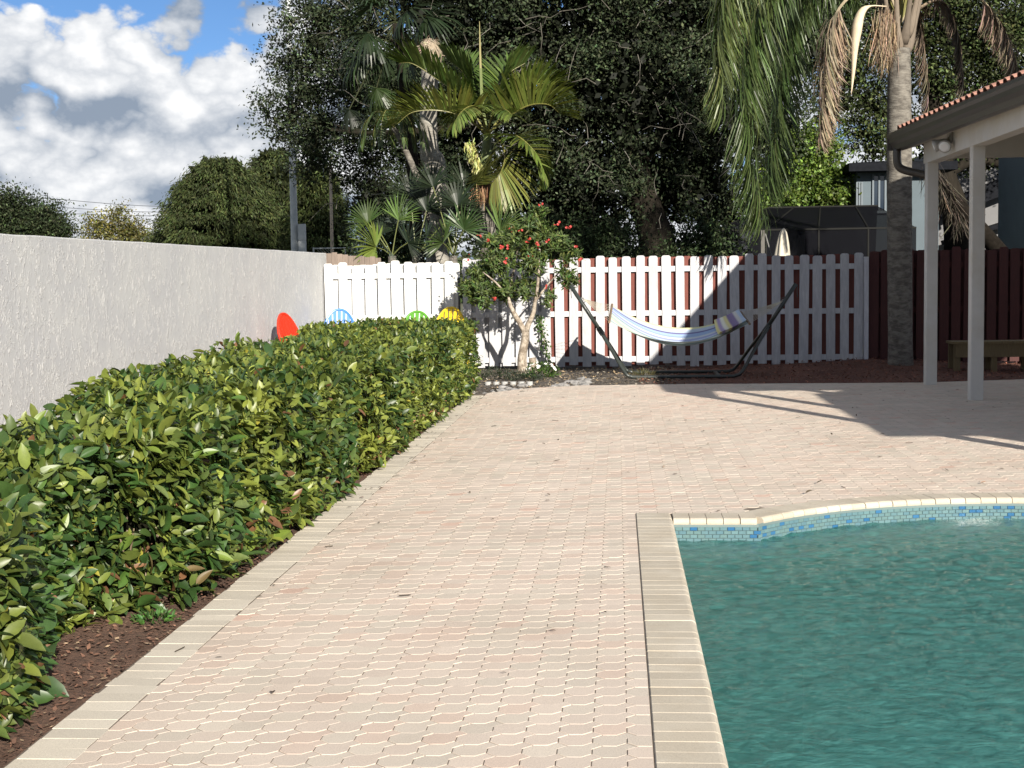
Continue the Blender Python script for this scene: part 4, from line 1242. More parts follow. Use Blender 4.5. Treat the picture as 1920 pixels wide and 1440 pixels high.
mb = MB(); tube(mb, [at(901, 130, YB + .1), at(900, 90, YB + .1), at(899, 40, YB + .1)], [.022, .017, .005], 6, (.27, .24, .11)); tube(mb, [at(912, 250, YB), at(903, 180, YB + .1), at(901, 128, YB + .1)], [.03, .03, .028], 6, (.14, .17, .06)); mb.build('spear_leaf', M['plain'], T3)
def fr3(pts, L, nl=40, c=G1, **k):
    mb = MB(); pinnate(mb, [at(*p) for p in pts], L * 1.3, int(nl * 1.35), np.array(c) * .85, wd=.050, rach=.020, angle=1.3, rc=(.22, .21, .06), t0=.20, **k); mb.build('frond', M['frond'], T3)
fr3([(912, 252, YB), (880, 225, YB - .2), (830, 208, YB - .4), (775, 210, YB - .5), (745, 232, YB - .5)], .62, 44, G2, raise_=.75, curl=.12)
fr3([(912, 250, YB), (872, 190, YB + .1), (822, 150, YB + .2), (775, 120, YB + .2), (748, 118, YB + .2)], .60, 42, (.085, .13, .028), raise_=.7, curl=.12)
fr3([(913, 248, YB), (892, 180, YB + .3), (868, 135, YB + .4), (840, 112, YB + .5)], .58, 38, (.07, .11, .028), raise_=.7, curl=.12)
fr3([(915, 248, YB), (930, 185, YB + .3), (952, 140, YB + .5), (985, 118, YB + .6)], .60, 40, (.08, .125, .03), raise_=.7, curl=.12)
fr3([(916, 250, YB), (950, 222, YB - .1), (990, 198, YB - .3), (1028, 196, YB - .4), (1052, 215, YB - .4)], .66, 44, G2, raise_=.85, curl=.12)
fr3([(916, 250, YB), (962, 190, YB + .2), (1000, 160, YB + .3), (1030, 160, YB + .3), (1048, 178, YB + .3)], .58, 40, G1, raise_=.7, curl=.15)
fr3([(916, 252, YB), (946, 252, YB - .3), (975, 258, YB - .6), (1008, 292, YB - .7), (1018, 330, YB - .7)], .55, 40, (.12, .165, .035), raise_=.1, curl=.15)
fr3([(916, 255, YB), (936, 262, YB - .3), (947, 292, YB - .45), (938, 325, YB - .45), (922, 345, YB - .4)], .72, 46, (.19, .205, .05), raise_=.0, updir=(-.35, -.9, .2), curl=.10)
fr3([(914, 250, YB), (898, 205, YB - .5), (880, 200, YB - .9), (862, 214, YB - 1.1), (852, 232, YB - 1.15)], .45, 34, (.13, .175, .04), raise_=.2)
fr3([(914, 250, YB), (925, 215, YB - .4), (945, 205, YB - .8), (960, 215, YB - 1.0)], .40, 30, G1, raise_=.2)
# 4 dark tall fan palm left of it
YF = 28.6
c0 = at(742, 40, YF)
T4 = thing('dark_fan_palm', 'tall dark fan palm with drooping fans in front of the oak', 'palm', (c0.x + .25, YF, 0))
mb = ringed_trunk([(c0.x + .4, YF, -.05), at(775, 330, YF), at(762, 200, YF), at(745, 45, YF)], .14, .10, 50); mb.build('trunk', M['bark_dark'], T4, smooth=True)
for (u, v, R, c) in [(690, 62, .8, GD), (668, 110, .6, (.026, .046, .016)), (712, 95, .7, GD), (706, 165, .62, (.034, .056, .017)), (762, 108, .6, (.034, .056, .018)), (800, 30, .8, GD), (735, -20, .9, GD), (700, 10, .8, (.03, .05, .022)), (765, 20, .8, GD), (655, 205, .5, (.012, .018, .009))]:
    h_ = at(u, v, YF - rng.uniform(.1, .9)); mb = MB(); fan(mb, c0, h_, (rng.normal(0, .25), -.75, .55), R, c, 30, 3.6, curl=.6, petc=(.04, .045, .02)); mb.build('frond', M['frond'], T4)
# 5 low fan palms at the fence
def fanplant(label, base, Y, fans, trunkh=.5):
    p = at(base[0], base[1], Y); t = thing('fan_palm', label, 'palm', (p.x, Y, 0))
    mb = MB(); tube(mb, spl([(p.x, Y, -.05), (p.x, Y, max(.3, p.z * .5)), (p.x, Y, p.z)], 8), np.linspace(.10, .07, 8), 9); mb.build('trunk', M['palm_bark'], t)
    for (u, v, dy, R, c, sp, nr) in fans:
        h_ = at(u, v, Y + dy); mb = MB(); fan(mb, p, h_, nr, R, c, 24, sp, curl=.18, pet=.010); mb.build('fan_leaf', M['frond'], t)
LG, MG, SG, DG = (.115, .155, .032), (.042, .068, .018), (.13, .16, .13), (.016, .025, .012)
fanplant('low fan palm with one bright fan spread over the white pickets', (735, 480), 25.4, [(704, 463, -.4, .62, LG, 3.6, (-.1, -.9, .35)), (690, 418, .1, .5, MG, 3.0, (-.2, -.8, .4)), (747, 412, -.1, .52, (.10, .16, .04), 2.6, (-.3, -.8, .3)), (765, 455, -.2, .5, DG, 3.4, (.1, -.9, .3)), (728, 470, -.5, .36, SG, 2.6, (.3, -.8, .4)), (715, 440, .2, .5, DG, 3.2, (0, -.8, .4))])
fanplant('middle fan palm with a silvery upright fan beside the leaning trunk', (780, 480), 25.9, [(757, 425, -.2, .46, SG, 1.5, (.5, -.7, .2)), (800, 395, 0, .62, DG, 3.2, (0, -.8, .5)), (835, 440, -.3, .55, MG, 3.4, (.1, -.8, .5)), (800, 450, -.5, .50, (.05, .085, .03), 3.2, (-.2, -.8, .4)), (770, 370, .2, .6, DG, 3.0, (-.1, -.8, .4)), (850, 400, .1, .5, DG, 3.0, (.1, -.8, .4))])
fanplant('fan palm with long dark fingers left of the bright palm trunk', (850, 480), 25.2, [(858, 385, .1, .55, DG, 3.4, (0, -.8, .5)), (870, 430, -.3, .52, (.05, .09, .028), 3.2, (.2, -.8, .4)), (830, 455, -.4, .48, MG, 3.0, (-.2, -.8, .4)), (855, 460, -.5, .42, LG, 2.6, (.1, -.8, .5)), (880, 400, .3, .5, DG, 3.2, (.2, -.8, .4)), (812, 350, .4, .6, DG, 2.8, (-.1, -.8, .4)), (870, 350, .4, .6, DG, 2.8, (.1, -.8, .4))])
fanplant('fan palm pointing a pale fan over the flowering tree', (925, 470), 25.1, [(938, 432, -.1, .62, (.12, .18, .05), 2.2, (-.3, -.85, .35)), (905, 460, .2, .4, DG, 3, (0, -.8, .4))])

# ------------------------------------------------------------------ queen palm by the porch
YQ = 22.95
qb = at(1689, 690, YQ)
QP = thing('queen_palm', 'tall palm with long hanging fronds and a thick grey trunk beside the porch', 'palm', (qb.x, YQ, 0))
mb = MB(); n = 60
P = spl([(qb.x, YQ, -.05), at(1688, 640, YQ), at(1687, 480, YQ), at(1686, 300, YQ), at(1686, 180, YQ), at(1686, 92, YQ)], n)
R = np.interp(np.linspace(0, 1, n), [0, .05, .2, .6, .85, 1], [.245, .20, .185, .19, .178, .165]) * (1 + .018 * (np.arange(n) % 2))
tube(mb, P, R, 18); mb.build('trunk', M['palm_bark'], QP, smooth=True)
qh = at(1688, 40, YQ)
for k in range(9):                     # old leaf bases
    a_ = k / 9 * 2 * math.pi + .2; d = Vector((math.cos(a_), math.sin(a_), 0)); mb = MB()
    p0 = at(1686, 92 - (k % 3) * 14, YQ)
    tube(mb, spl([p0 + d * .10 + Vector((0, 0, -.05)), p0 + d * .19 + Vector((0, 0, .16)), p0 + d * .25 + Vector((0, 0, .42)), p0 + d * .36 + Vector((0, 0, .85))], 8), [.075, .085, .07, .055, .045, .04, .035, .03], 8, np.array((.15, .12, .09)) * rng.uniform(.6, 1.2), squash=.6); mb.build('leaf_base', M['wood_pale'], QP, smooth=True)
def qf(pts, L, nl, c, nm='frond', mt='frond', **k):
    mb = MB(); k.setdefault('wd', .022); k.setdefault('rach', .028); pinnate(mb, [Vector(p) for p in pts], L, nl, c, **k); mb.build(nm, M[mt], QP)
Z = qh.z
GQ, GQ2 = (.062, .092, .028), (.085, .112, .036)
def rel(u, v, dy=0): return at(u, v, YQ + dy)
# two big green fronds sweeping left and hanging
qf([qh, rel(1600, -80, -.1), rel(1500, -95, -.2), rel(1430, -10, -.3), rel(1398, 110, -.3), rel(1400, 260, -.3), rel(1425, 400, -.3)], .95, 300, GQ, angle=1.25, curl=.75, plum=.6, n=40, gravity=.22, t0=.25, jitc=.25)
qf([qh, rel(1620, -70, .3), rel(1545, -70, .4), rel(1490, 0, .5), rel(1468, 120, .5), rel(1455, 250, .5), rel(1440, 330, .5)], .95, 280, (.050, .078, .024), angle=1.25, curl=.75, plum=.6, n=40, gravity=.22, t0=.25, jitc=.25)
qf([qh, rel(1600, -120, -.5), rel(1480, -150, -.8), rel(1380, -60, -.9), rel(1350, 60, -.9), rel(1352, 200, -.9)], .85, 220, GQ2, angle=1.2, curl=.75, plum=.6, n=36, gravity=.22, t0=.3, jitc=.25)
qf([qh, rel(1700, -150, -.4), rel(1690, -260, -1.2), rel(1660, -250, -2.0), rel(1640, -120, -2.5)], .75, 180, GQ, angle=1.15, curl=.7, plum=.55, n=30, gravity=.35, t0=.25)
qf([qh, rel(1760, -120, .2), rel(1850, -160, .3), rel(1930, -90, .4), rel(1970, 60, .4)], .80, 200, GQ, angle=1.15, curl=.7, plum=.55, n=36, gravity=.4, t0=.25)
qf([qh, rel(1740, -140, -.3), rel(1830, -220, -.5), rel(1930, -200, -.7), rel(2010, -60, -.8), rel(2030, 80, -.8)], .80, 200, GQ2, angle=1.15, curl=.7, plum=.55, n=36, gravity=.4, t0=.25)
qf([qh, rel(1670, -160, .8), rel(1640, -260, 1.5), rel(1610, -240, 2.3), rel(1600, -100, 2.8), rel(1600, 20, 3.0)], .80, 190, GQ, angle=1.15, curl=.7, plum=.55, n=34, gravity=.4, t0=.25)
qf([qh, rel(1720, -160, .8), rel(1760, -230, 1.5), rel(1800, -160, 2.1), rel(1815, -40, 2.3)], .80, 190, (.07, .11, .03), angle=1.15, curl=.7, plum=.55, n=34, gravity=.4, t0=.25)
# dead fronds
DB = (.25, .195, .135)
qf([qh, rel(1650, -40, -.3), rel(1592, -5, -.5), rel(1563, 38, -.55), rel(1550, 110, -.55), rel(1545, 180, -.55), rel(1538, 255, -.55)], .56, 330, DB, 'dead_frond', 'fibre', angle=.9, curl=.75, plum=.7, gravity=.35, t0=.42, wd=.022, rc=(.3, .25, .17), n=36)
qf([qh, rel(1760, -40, .2), rel(1830, -10, .4), rel(1875, 45, .5), rel(1900, 100, .5), rel(1915, 170, .5)], .40, 200, (.22, .17, .125), 'dead_frond', 'fibre', angle=.9, curl=.75, plum=.6, gravity=.35, t0=.45, wd=.022, rc=(.3, .25, .17), n=30)
qf([qh, rel(1712, 10, .35), rel(1728, 60, .45), rel(1738, 150, .45), rel(1742, 250, .45)], .36, 200, (.13, .10, .07), 'dead_frond', 'fibre', angle=.5, curl=.5, plum=.6, gravity=.6, t0=.1, wd=.022, rc=(.2, .15, .1), n=30)
qf([qh, rel(1760, 0, 1.2), rel(1795, 60, 1.4), rel(1805, 140, 1.4), rel(1808, 200, 1.4)], .36, 160, (.12, .095, .07), 'dead_frond', 'fibre', angle=.5, curl=.5, plum=.6, gravity=.6, t0=.2, wd=.02, rc=(.2, .15, .1), n=30)
mb = MB(); n = 900; c0 = np.array(tuple(rel(1662, 40, -.2))); leaves(mb, c0 + rng.normal(0, 1, (n, 3)) * np.array((.075, .06, .10)), np.c_[rng.normal(-.05, .12, n), rng.normal(0, .1, n), -np.ones(n)], rsph(n), rng.uniform(.35, .75, n), .010, jit((.24, .175, .115), n, .35), 'strip', .15); mb.build('fibre_sheath', M['fibre'], QP)
mb = MB()                              # pale boat-shaped spathe
P = spl([rel(1662, 12, -.35), rel(1630, 12, -.45), rel(1612, 30, -.5), rel(1603, 80, -.5), rel(1600, 130, -.5), rel(1596, 178, -.5)], 24)
R = np.interp(np.linspace(0, 1, 24), [0, .18, .3, .5, .7, 1], [.012, .016, .065, .105, .06, .006]); tube(mb, P, R, 12, (.55, .46, .33), squash=.75); mb.build('spathe', M['wood_pale'], QP, smooth=True)

# ------------------------------------------------------------------ oaks and other trees
def tree(name, label, base, trunkpts, radii, limbs, blobs, ncl, per, size, L, asp, colr, mtl='leaf_oak', bark='bark_dark', inner=0, thin=None, innercol=(.007, .009, .005), cat='tree', group=None, **k):
    t = thing(name, label, cat, base, group)
    mb = MB(); P = spl(trunkpts, 14); tube(mb, P, np.interp(np.linspace(0, 1, 14), np.linspace(0, 1, len(radii)), radii), 12)
    for pts, r0, r1 in limbs:
        q_ = spl(pts, 10); tube(mb, q_, np.linspace(r0, r1, 10), 7)
    mb.build('trunk', M[bark], t, smooth=True)
    mb = MB(); crown(mb, blobs, ncl, per, size, L, asp, colr, **k)
    if thin:
        C_ = crown(mb, thin[0], thin[1], thin[2], size * .8, L, asp, colr, **k)
        tw = MB()
        ctr = np.array([tuple(b[0]) for b in thin[0]])
        for c_ in C_:
            b0 = ctr[np.argmin(((ctr - c_) ** 2).sum(1))]; e_ = c_ + unit(c_ - b0) * .2
            tube(tw, [b0, (b0 + c_) / 2 + rng.normal(0, .08, 3), c_, e_], [.014, .010, .006, .003], 4, (1, 1, 1), cap=False)
        tw.build('branchlets', M['bark_dark'], t)['kind'] = 'stuff'
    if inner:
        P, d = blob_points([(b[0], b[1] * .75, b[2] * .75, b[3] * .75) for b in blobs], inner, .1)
        leaves(mb, P, rsph(inner), rsph(inner), rng.uniform(.16, .28, inner), .13, np.tile(np.array(innercol), (inner, 1)), 'quad')  # very dark inner cards paint the crown's shaded depth and block the sky
    mb.build('crown', M[mtl], t)
    return t
YO = 33.0
def o(u, v, Y=YO): return at(u, v, Y)
S = YO / FPX
ob = []
OBL = [(600, 40, 85, 0), (560, 110, 60, .5), (640, 140, 100, 0), (545, 215, 75, 0), (610, 230, 90, .5), (590, 290, 60, 0), (500, 215, 38, 0), (690, 60, 110, 0), (740, 180, 120, 1), (690, 300, 70, 1), (705, 385, 60, 1), (720, 400, 80, 2),
                   (840, 50, 150, 0), (880, 180, 150, 1), (830, 320, 130, 2), (930, 380, 120, 2.5), (1000, 50, 150, 0), (1050, 180, 150, 0), (1020, 310, 130, 1), (1060, 420, 100, 1), (1130, 330, 110, 0), (1130, 440, 75, .5),
                   (1150, 60, 150, 0), (1200, 170, 150, -.5), (1290, 60, 150, 0), (1300, 220, 130, 0), (1310, 330, 110, 1), (1350, 400, 70, 1.5), (1420, 80, 140, 0), (1430, 230, 100, 1), (1500, 40, 110, .5), (1240, 350, 110, 1.5),
                   (700, -120, 170, 0), (900, -160, 220, 0), (1150, -160, 240, 0), (1380, -140, 220, 0), (780, -330, 200, 1), (1050, -380, 260, 1), (1300, -350, 230, 1)]
for (u, v, r, dy) in OBL:
    c_ = o(u, v, YO + dy); r = r * S; ob.append((c_, r, r * 1.1, r))
thin = [b for b, q_ in zip(ob, OBL) if q_[0] < 700]
vis = [b for b, q_ in zip(ob, OBL) if q_[0] >= 700]
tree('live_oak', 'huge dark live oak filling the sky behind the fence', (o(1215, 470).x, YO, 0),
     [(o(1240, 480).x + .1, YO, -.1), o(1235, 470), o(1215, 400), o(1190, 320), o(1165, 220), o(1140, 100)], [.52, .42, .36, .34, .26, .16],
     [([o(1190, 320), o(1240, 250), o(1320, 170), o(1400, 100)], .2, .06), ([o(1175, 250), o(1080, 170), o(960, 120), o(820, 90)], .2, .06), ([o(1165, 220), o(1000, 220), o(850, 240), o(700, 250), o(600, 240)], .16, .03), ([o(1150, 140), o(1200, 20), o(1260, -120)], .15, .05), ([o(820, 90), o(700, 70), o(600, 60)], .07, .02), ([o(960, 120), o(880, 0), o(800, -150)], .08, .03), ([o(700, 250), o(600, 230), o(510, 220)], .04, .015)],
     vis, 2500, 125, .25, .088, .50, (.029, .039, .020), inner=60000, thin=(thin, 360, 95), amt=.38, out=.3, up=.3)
# bare twigs catching light inside the oak
TW = MB()
for _ in range(130):
    c_ = o(rng.uniform(620, 1420), rng.uniform(0, 400), YO - 1.6 + rng.normal(0, .3)); d = Vector(rsph(1)[0]); d.y *= .3; p = c_
    pts = [p]
    for _k in range(3): p = p + (d + Vector(rsph(1)[0]) * .5) * .22; pts.append(p)
    tube(TW, pts, [.009, .007, .005, .002], 4, (.13, .12, .10), cap=False)
TW.build('twigs', M['plain'], bpy.data.objects['live_oak'])['kind'] = 'stuff'
# second oak on the right, thinner
Y2 = 37.0
ob2 = []
for (u, v, r, dy) in [(1530, 70, 80, 0), (1590, 150, 80, 0), (1560, 200, 50, 0), (1640, 60, 100, 0), (1640, 200, 60, 0), (1620, 250, 45, 0), (1650, 275, 45, 0), (1760, 60, 110, 0), (1780, 160, 80, 0), (1830, 90, 100, 0), (1870, 180, 90, 0), (1900, 60, 110, 0), (1760, 250, 70, .5), (1860, 270, 60, .5), (1960, 150, 110, 0), (1720, -60, 130, 0), (1850, -80, 150, 0), (1600, -60, 120, 0), (2050, 50, 160, 0)]:
    c_ = o(u, v, Y2 + dy); r = r * Y2 / FPX; ob2.append((c_, r, r, r))
tree('live_oak', 'lighter oak with sky showing through behind the tall palm and porch roof', (o(1800, 470, Y2).x, Y2, 0),
     [(o(1800, 500, Y2).x, Y2, -.1), o(1795, 420, Y2), o(1770, 330, Y2), o(1760, 240, Y2), o(1740, 120, Y2)], [.40, .34, .3, .24, .12],
     [([o(1770, 330, Y2), o(1830, 300, Y2), o(1900, 310, Y2), o(1960, 290, Y2)], .14, .07), ([o(1765, 290, Y2), o(1700, 240, Y2), o(1620, 190, Y2), o(1560, 120, Y2)], .14, .04), ([o(1765, 260, Y2), o(1830, 200, Y2), o(1900, 120, Y2)], .13, .05)],
     ob2, 900, 95, .30, .10, .5, (.036, .048, .017), inner=3500, amt=.4)
# bright tree behind the screen enclosure
Y3 = 34.0
ob3 = [(o(u, v, Y3), r * Y3 / FPX, r * Y3 / FPX, r * Y3 / FPX) for (u, v, r) in [(1500, 300, 60), (1545, 330, 55), (1480, 350, 60), (1530, 370, 55), (1560, 350, 35), (1470, 280, 40), (1530, 270, 35), (1440, 370, 50), (1565, 380, 30)]]
tree('garden_tree', 'sunlit bright green leafy tree behind the dark screen enclosure', (o(1520, 480, Y3).x, Y3, 0), [(o(1520, 480, Y3).x, Y3, 0), o(1520, 420, Y3), o(1515, 340, Y3)], [.15, .12, .06],
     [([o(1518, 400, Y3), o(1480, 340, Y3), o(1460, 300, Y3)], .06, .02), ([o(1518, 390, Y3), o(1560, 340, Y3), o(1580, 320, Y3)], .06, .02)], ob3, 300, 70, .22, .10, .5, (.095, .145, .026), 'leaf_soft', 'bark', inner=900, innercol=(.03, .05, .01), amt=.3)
# understory shrubs right behind the fence, in the oak's shade
for i_, (u, v, r, lab) in enumerate([(745, 452, 45, 'dark shrub behind the low fan palms'), (1010, 455, 50, 'dark shrub behind the flowering tree crown'), (1130, 465, 55, 'dark shrub left of the oak trunk above the fence'), (1320, 465, 40, 'dark shrub right of the oak trunk above the fence')]):
    Yk = 29.5; bl = [(o(u + dx, v + dv, Yk), r * Yk / FPX, r * Yk / FPX, r * Yk / FPX * .9) for dx, dv in ((-40, 10), (0, -10), (40, 10))]
    t = thing('shrub', lab, 'shrub', (o(u, v, Yk).x, Yk, 0)); mb = MB(); crown(mb, bl, 110, 60, .2, .085, .45, (.028, .042, .018), amt=.35); mb.build('foliage', M['leaf_oak'], t)
    mb = MB(); tube(mb, [(o(u, v, Yk).x, Yk, 0), (o(u, v, Yk).x, Yk, 1.4)], [.05, .03], 6); mb.build('stem', M['bark_dark'], t)

# far trees over the wall
def conifer(label, base_u, Y, prof, colr, ncl=520):
    bx = at(base_u, 470, Y).x; t = thing('cypress_tree', label, 'tree', (bx, Y, 0))
    mb = MB(); tube(mb, [(bx, Y, 0), (bx, Y, 3), (bx, Y, 5.6)], [.3, .22, .06], 8); mb.build('trunk', M['bark_dark'], t)
    C = []; Dn = []
    while len(C) < ncl:
        v = rng.uniform(prof[0][1], prof[-1][1]); hw = np.interp(v, [p[1] for p in prof], [p[0] for p in prof]) * Y / FPX
        a_ = rng.uniform(0, 2 * math.pi); q_ = rng.uniform(.78, 1.04) * (1 + .06 * math.sin(v * .35 + a_ * 3))
        C.append((bx + math.cos(a_) * hw * q_, Y + math.sin(a_) * hw * q_, at(base_u, v, Y).z)); Dn.append((math.cos(a_), math.sin(a_), 0))
    C, Dn = np.array(C), np.array(Dn); per = 95
    mb = MB(); P = np.repeat(C, per, 0); n = len(P); AX = np.repeat(Dn, per, 0); tint = np.repeat(np.exp(rng.normal(0, .28, (ncl, 1))), per, 0)
    P = P + rng.normal(0, 1, (n, 3)) * np.array((.20, .20, .13))
    D = AX * rng.uniform(.1, .8, (n, 1)) + rng.normal(0, .3, (n, 3)) + np.array((0, 0, -.55))
    leaves(mb, P, D, rsph(n) + AX, rng.uniform(.12, .26, n), rng.uniform(.035, .06, n), jit(colr, n, .28) * tint, 'quad')
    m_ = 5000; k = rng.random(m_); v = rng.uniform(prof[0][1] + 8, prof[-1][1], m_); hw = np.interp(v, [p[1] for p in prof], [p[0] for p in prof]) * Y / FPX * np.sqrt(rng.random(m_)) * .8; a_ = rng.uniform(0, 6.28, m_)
    zz = np.array([at(base_u, x, Y).z for x in v]); leaves(mb, np.c_[bx + np.cos(a_) * hw, Y + np.sin(a_) * hw, zz], rsph(m_), rsph(m_), .6, .35, np.array(colr) * .35, 'quad')  # darkened inner cards: shade inside the crown put into the leaf colour
    mb.build('crown', M['leaf_oak'], t)
conifer('broad olive green cypress above the stucco wall', 415, 62, [(18, 305), (48, 325), (75, 355), (100, 390), (118, 425), (135, 470), (140, 520)], (.042, .055, .019))
conifer('taller cypress behind the grey light pole', 520, 66, [(14, 288), (40, 310), (62, 340), (80, 380), (95, 430), (104, 520)], (.040, .052, .018), 420)
conifer('lighter cypress half hidden behind the thin wooden pole', 598, 60, [(8, 318), (30, 340), (42, 380), (50, 430), (55, 520)], (.048, .062, .020), 260)
Y4 = 75.0
def blobs4(L): return [(o(u, v, Y4), r * Y4 / FPX, r * Y4 / FPX, r * Y4 / FPX * .8) for (u, v, r) in L]
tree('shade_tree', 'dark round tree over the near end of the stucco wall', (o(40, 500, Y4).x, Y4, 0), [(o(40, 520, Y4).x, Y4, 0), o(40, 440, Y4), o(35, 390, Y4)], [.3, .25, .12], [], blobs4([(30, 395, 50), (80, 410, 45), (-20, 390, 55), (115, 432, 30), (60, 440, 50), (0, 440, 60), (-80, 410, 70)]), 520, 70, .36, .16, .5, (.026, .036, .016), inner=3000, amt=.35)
tree('turning_tree', 'small tree with yellowing leaves between the dark tree and the cypress', (o(225, 500, Y4).x, Y4, 0), [(o(225, 520, Y4).x, Y4, 0), o(225, 440, Y4), o(222, 410, Y4)], [.16, .12, .05], [([o(225, 440, Y4), o(200, 420, Y4), o(180, 412, Y4)], .05, .02), ([o(225, 440, Y4), o(250, 425, Y4), o(270, 425, Y4)], .05, .02)], blobs4([(185, 415, 18), (215, 402, 22), (250, 420, 18), (205, 432, 30), (260, 440, 24), (175, 440, 24), (230, 442, 26)]), 150, 40, .32, .15, .5, (.105, .10, .026), 'leaf_soft', 'bark', amt=.35)
tree('shade_tree', 'distant low trees between the yellowing tree and the cypress', (o(285, 500, 90).x, 90, 0), [(o(285, 520, 90).x, 90, 0), o(285, 450, 90)], [.16, .1], [], [(o(285, 452, 90), .9, .9, .6), (o(320, 455, 90), .9, .9, .6), (o(255, 458, 90), .9, .9, .5)], 60, 40, .35, .17, .5, (.06, .08, .03), amt=.3)
# undergrowth that hides the horizon far off
mb = MB(); n = 26000; X = rng.uniform(-80, 90, n); Yv = rng.uniform(96, 112, n); leaves(mb, np.c_[X, Yv, rng.uniform(0, 1, n) * (2.6 + .9 * np.sin(X * .35) + .5 * np.sin(X * 1.1))], rsph(n), rsph(n) + np.array((0, -.6, .5)), rng.uniform(.4, .9, n), .4, jit((.045, .060, .024), n, .35), 'quad')
tag(mb.build('treeline', M['leaf_oak'], None), 'far band of mixed trees beyond the yards', 'trees', None, 'stuff')
print('p4')
# ------------------------------------------------------------------ covered porch
M['beam'] = mat('painted_beam', (1, 1, 1), .7, attr=True, base2=(.88, .84, .76), mixscale=1.6, mixlo=.45, mixhi=.75, var=.05, vscale=6)
M['gutter'] = mat('grey_gutter', (.058, .051, .043), .4, spec=.5, var=.15, vscale=9, stretch=(1, .2, 1))
M['clay'] = mat('clay_tile', (1, 1, 1), .8, attr=True, var=.2, vscale=18)
PO = thing('porch', 'open porch with white posts, beam, dark gutter and red tiled roof', 'porch', (6.5, 15.5, 0))
WHT = (.60, .585, .55)
def exl(y): return 3.82 + (20.35 - y) * .042          # line of the eave
YE0, YE1 = 10.75, 20.35
def bevelled_post(x, y, w=.152, z1=3.0):
    bm = bmesh.new(); bmesh.ops.create_cube(bm, size=1)
    for v in bm.verts: v.co = Vector((v.co.x * w, v.co.y * w, (v.co.z + .5) * z1))
    bmesh.ops.bevel(bm, geom=[e for e in bm.edges if abs(e.verts[0].co.z - e.verts[1].co.z) > 1], offset=.008, segments=1, affect='EDGES')
    me = bpy.data.meshes.new('post'); bm.to_mesh(me); bm.free()
    a_ = me.color_attributes.new('Col', 'FLOAT_COLOR', 'POINT'); a_.data.foreach_set('color', np.tile(np.array((*WHT, 1), np.float32), len(me.vertices)))
    me.materials.append(M['beam']); o_ = bpy.data.objects.new('post', me); link(o_, PO, (x, y, 0)); return o_
for y in (20.0, 17.5, 15.0, 12.5, 10.85): bevelled_post(4.25, y)
for y in (20.0, 15.0): bevelled_post(8.9, y)
mb = MB(); box(mb, 4.165, 4.335, 10.75, 20.12, 3.0, 3.43, WHT); mb.build('beam', M['beam'], PO)
mb = MB(); box(mb, 4.34, 9.1, 19.9, 20.06, 3.06, 3.40, np.array(WHT) * .95); mb.build('cross_beam', M['beam'], PO)
mb = MB(); box(mb, 8.82, 8.98, 10.75, 20.12, 3.0, 3.43, WHT); mb.build('rear_beam', M['beam'], PO)
# soffit/ceiling boards
x = 3.98
mb = MB()
V = []
box(mb, 4.34, 8.81, 10.8, 19.89, 3.405, 3.43, (.45, .43, .39)); mb.build('ceiling', M['plain'], PO)
# roof slab rising to a ridge
RZ, SL = 3.43, .30
mb = MB(); V = []
for y in (YE0, YE1):
    x0 = exl(y) + .10
    for x_, dz in ((x0, 0), (6.6, (6.6 - x0) * SL), (9.6, (6.6 - x0) * SL - .9), (9.6, (6.6 - x0) * SL - .82), (6.6, (6.6 - x0) * SL + .09), (x0, .05)): V.append((x_, y, RZ + dz))
F = [(i, (i + 1) % 6, (i + 1) % 6 + 6, i + 6) for i in range(6)] + [(5, 4, 3, 2, 1, 0), (6, 7, 8, 9, 10, 11)]
mb.add(np.array(V), F, (.30, .16, .11)); rf = mb.build('roof', M['clay'], PO)
# barrel tiles
def barrel(c, L=.46, r=.10):
    mb = MB(); n = 9; V = []
    for s, rr in ((0, r), (L, r * .86)):
        for t in np.linspace(0, math.pi, n): V.append((s, -math.cos(t) * rr, math.sin(t) * rr * .85))
    for s, rr in ((0, r - .014), (L, r * .86 - .014)):
        for t in np.linspace(0, math.pi, n): V.append((s, -math.cos(t) * rr, math.sin(t) * rr * .85))
    F = []
    for i in range(n - 1):
        F += [(i, n + i, n + i + 1, i + 1), (2 * n + i + 1, 3 * n + i + 1, 3 * n + i, 2 * n + i), (i, i + 1, 2 * n + i + 1, 2 * n + i), (n + i, 3 * n + i, 3 * n + i + 1, n + i + 1)]
    mb.add(np.array(V), F, c); return mb.mesh('roof_tile', M['clay'])
tm = [barrel(np.array((.36, .185, .135)) * k) for k in (.85, .95, 1.05, 1.12)]
ang = -math.atan(SL)
y = YE0 + .1
while y < YE1 - .05:
    for r_ in range(6):
        o_ = bpy.data.objects.new('roof_tile', tm[int(rng.integers(4))]); x0 = exl(y) + .04 + r_ * .40
        link(o_, rf, (x0, y + rng.normal(0, .004), RZ + .035 + (x0 - exl(y) - .1) * SL + .012)); o_.rotation_euler = (0, ang, rng.normal(0, .012))
    y += .235
# gutter: ogee trough
mb = MB(); prof = [(-.125, .225), (-.13, .185), (-.105, .15), (-.10, .10), (-.065, .06), (-.045, 0), (.06, 0), (.06, .22), (.05, .22), (.05, .012), (-.035, .012), (-.055, .07), (-.088, .11), (-.092, .155), (-.115, .19), (-.112, .225)]
k = len(prof); V = []
for y in (YE0 + .02, YE1 - .02):
    for x_, z in prof: V.append((exl(y) + .02 + x_, y, 3.205 + z))
F = [(i, i + k, (i + 1) % k + k, (i + 1) % k) for i in range(k)] + [tuple(range(k)), tuple(range(2 * k - 1, k - 1, -1))]
mb.add(np.array(V), F); gut = mb.build('gutter', M['gutter'], PO)
mb = MB(); box(mb, exl(YE1) - .10, exl(YE1) + .08, YE1 - .022, YE1 - .01, 3.205, 3.43); mb.build('gutter_end_cap', M['gutter'], gut)
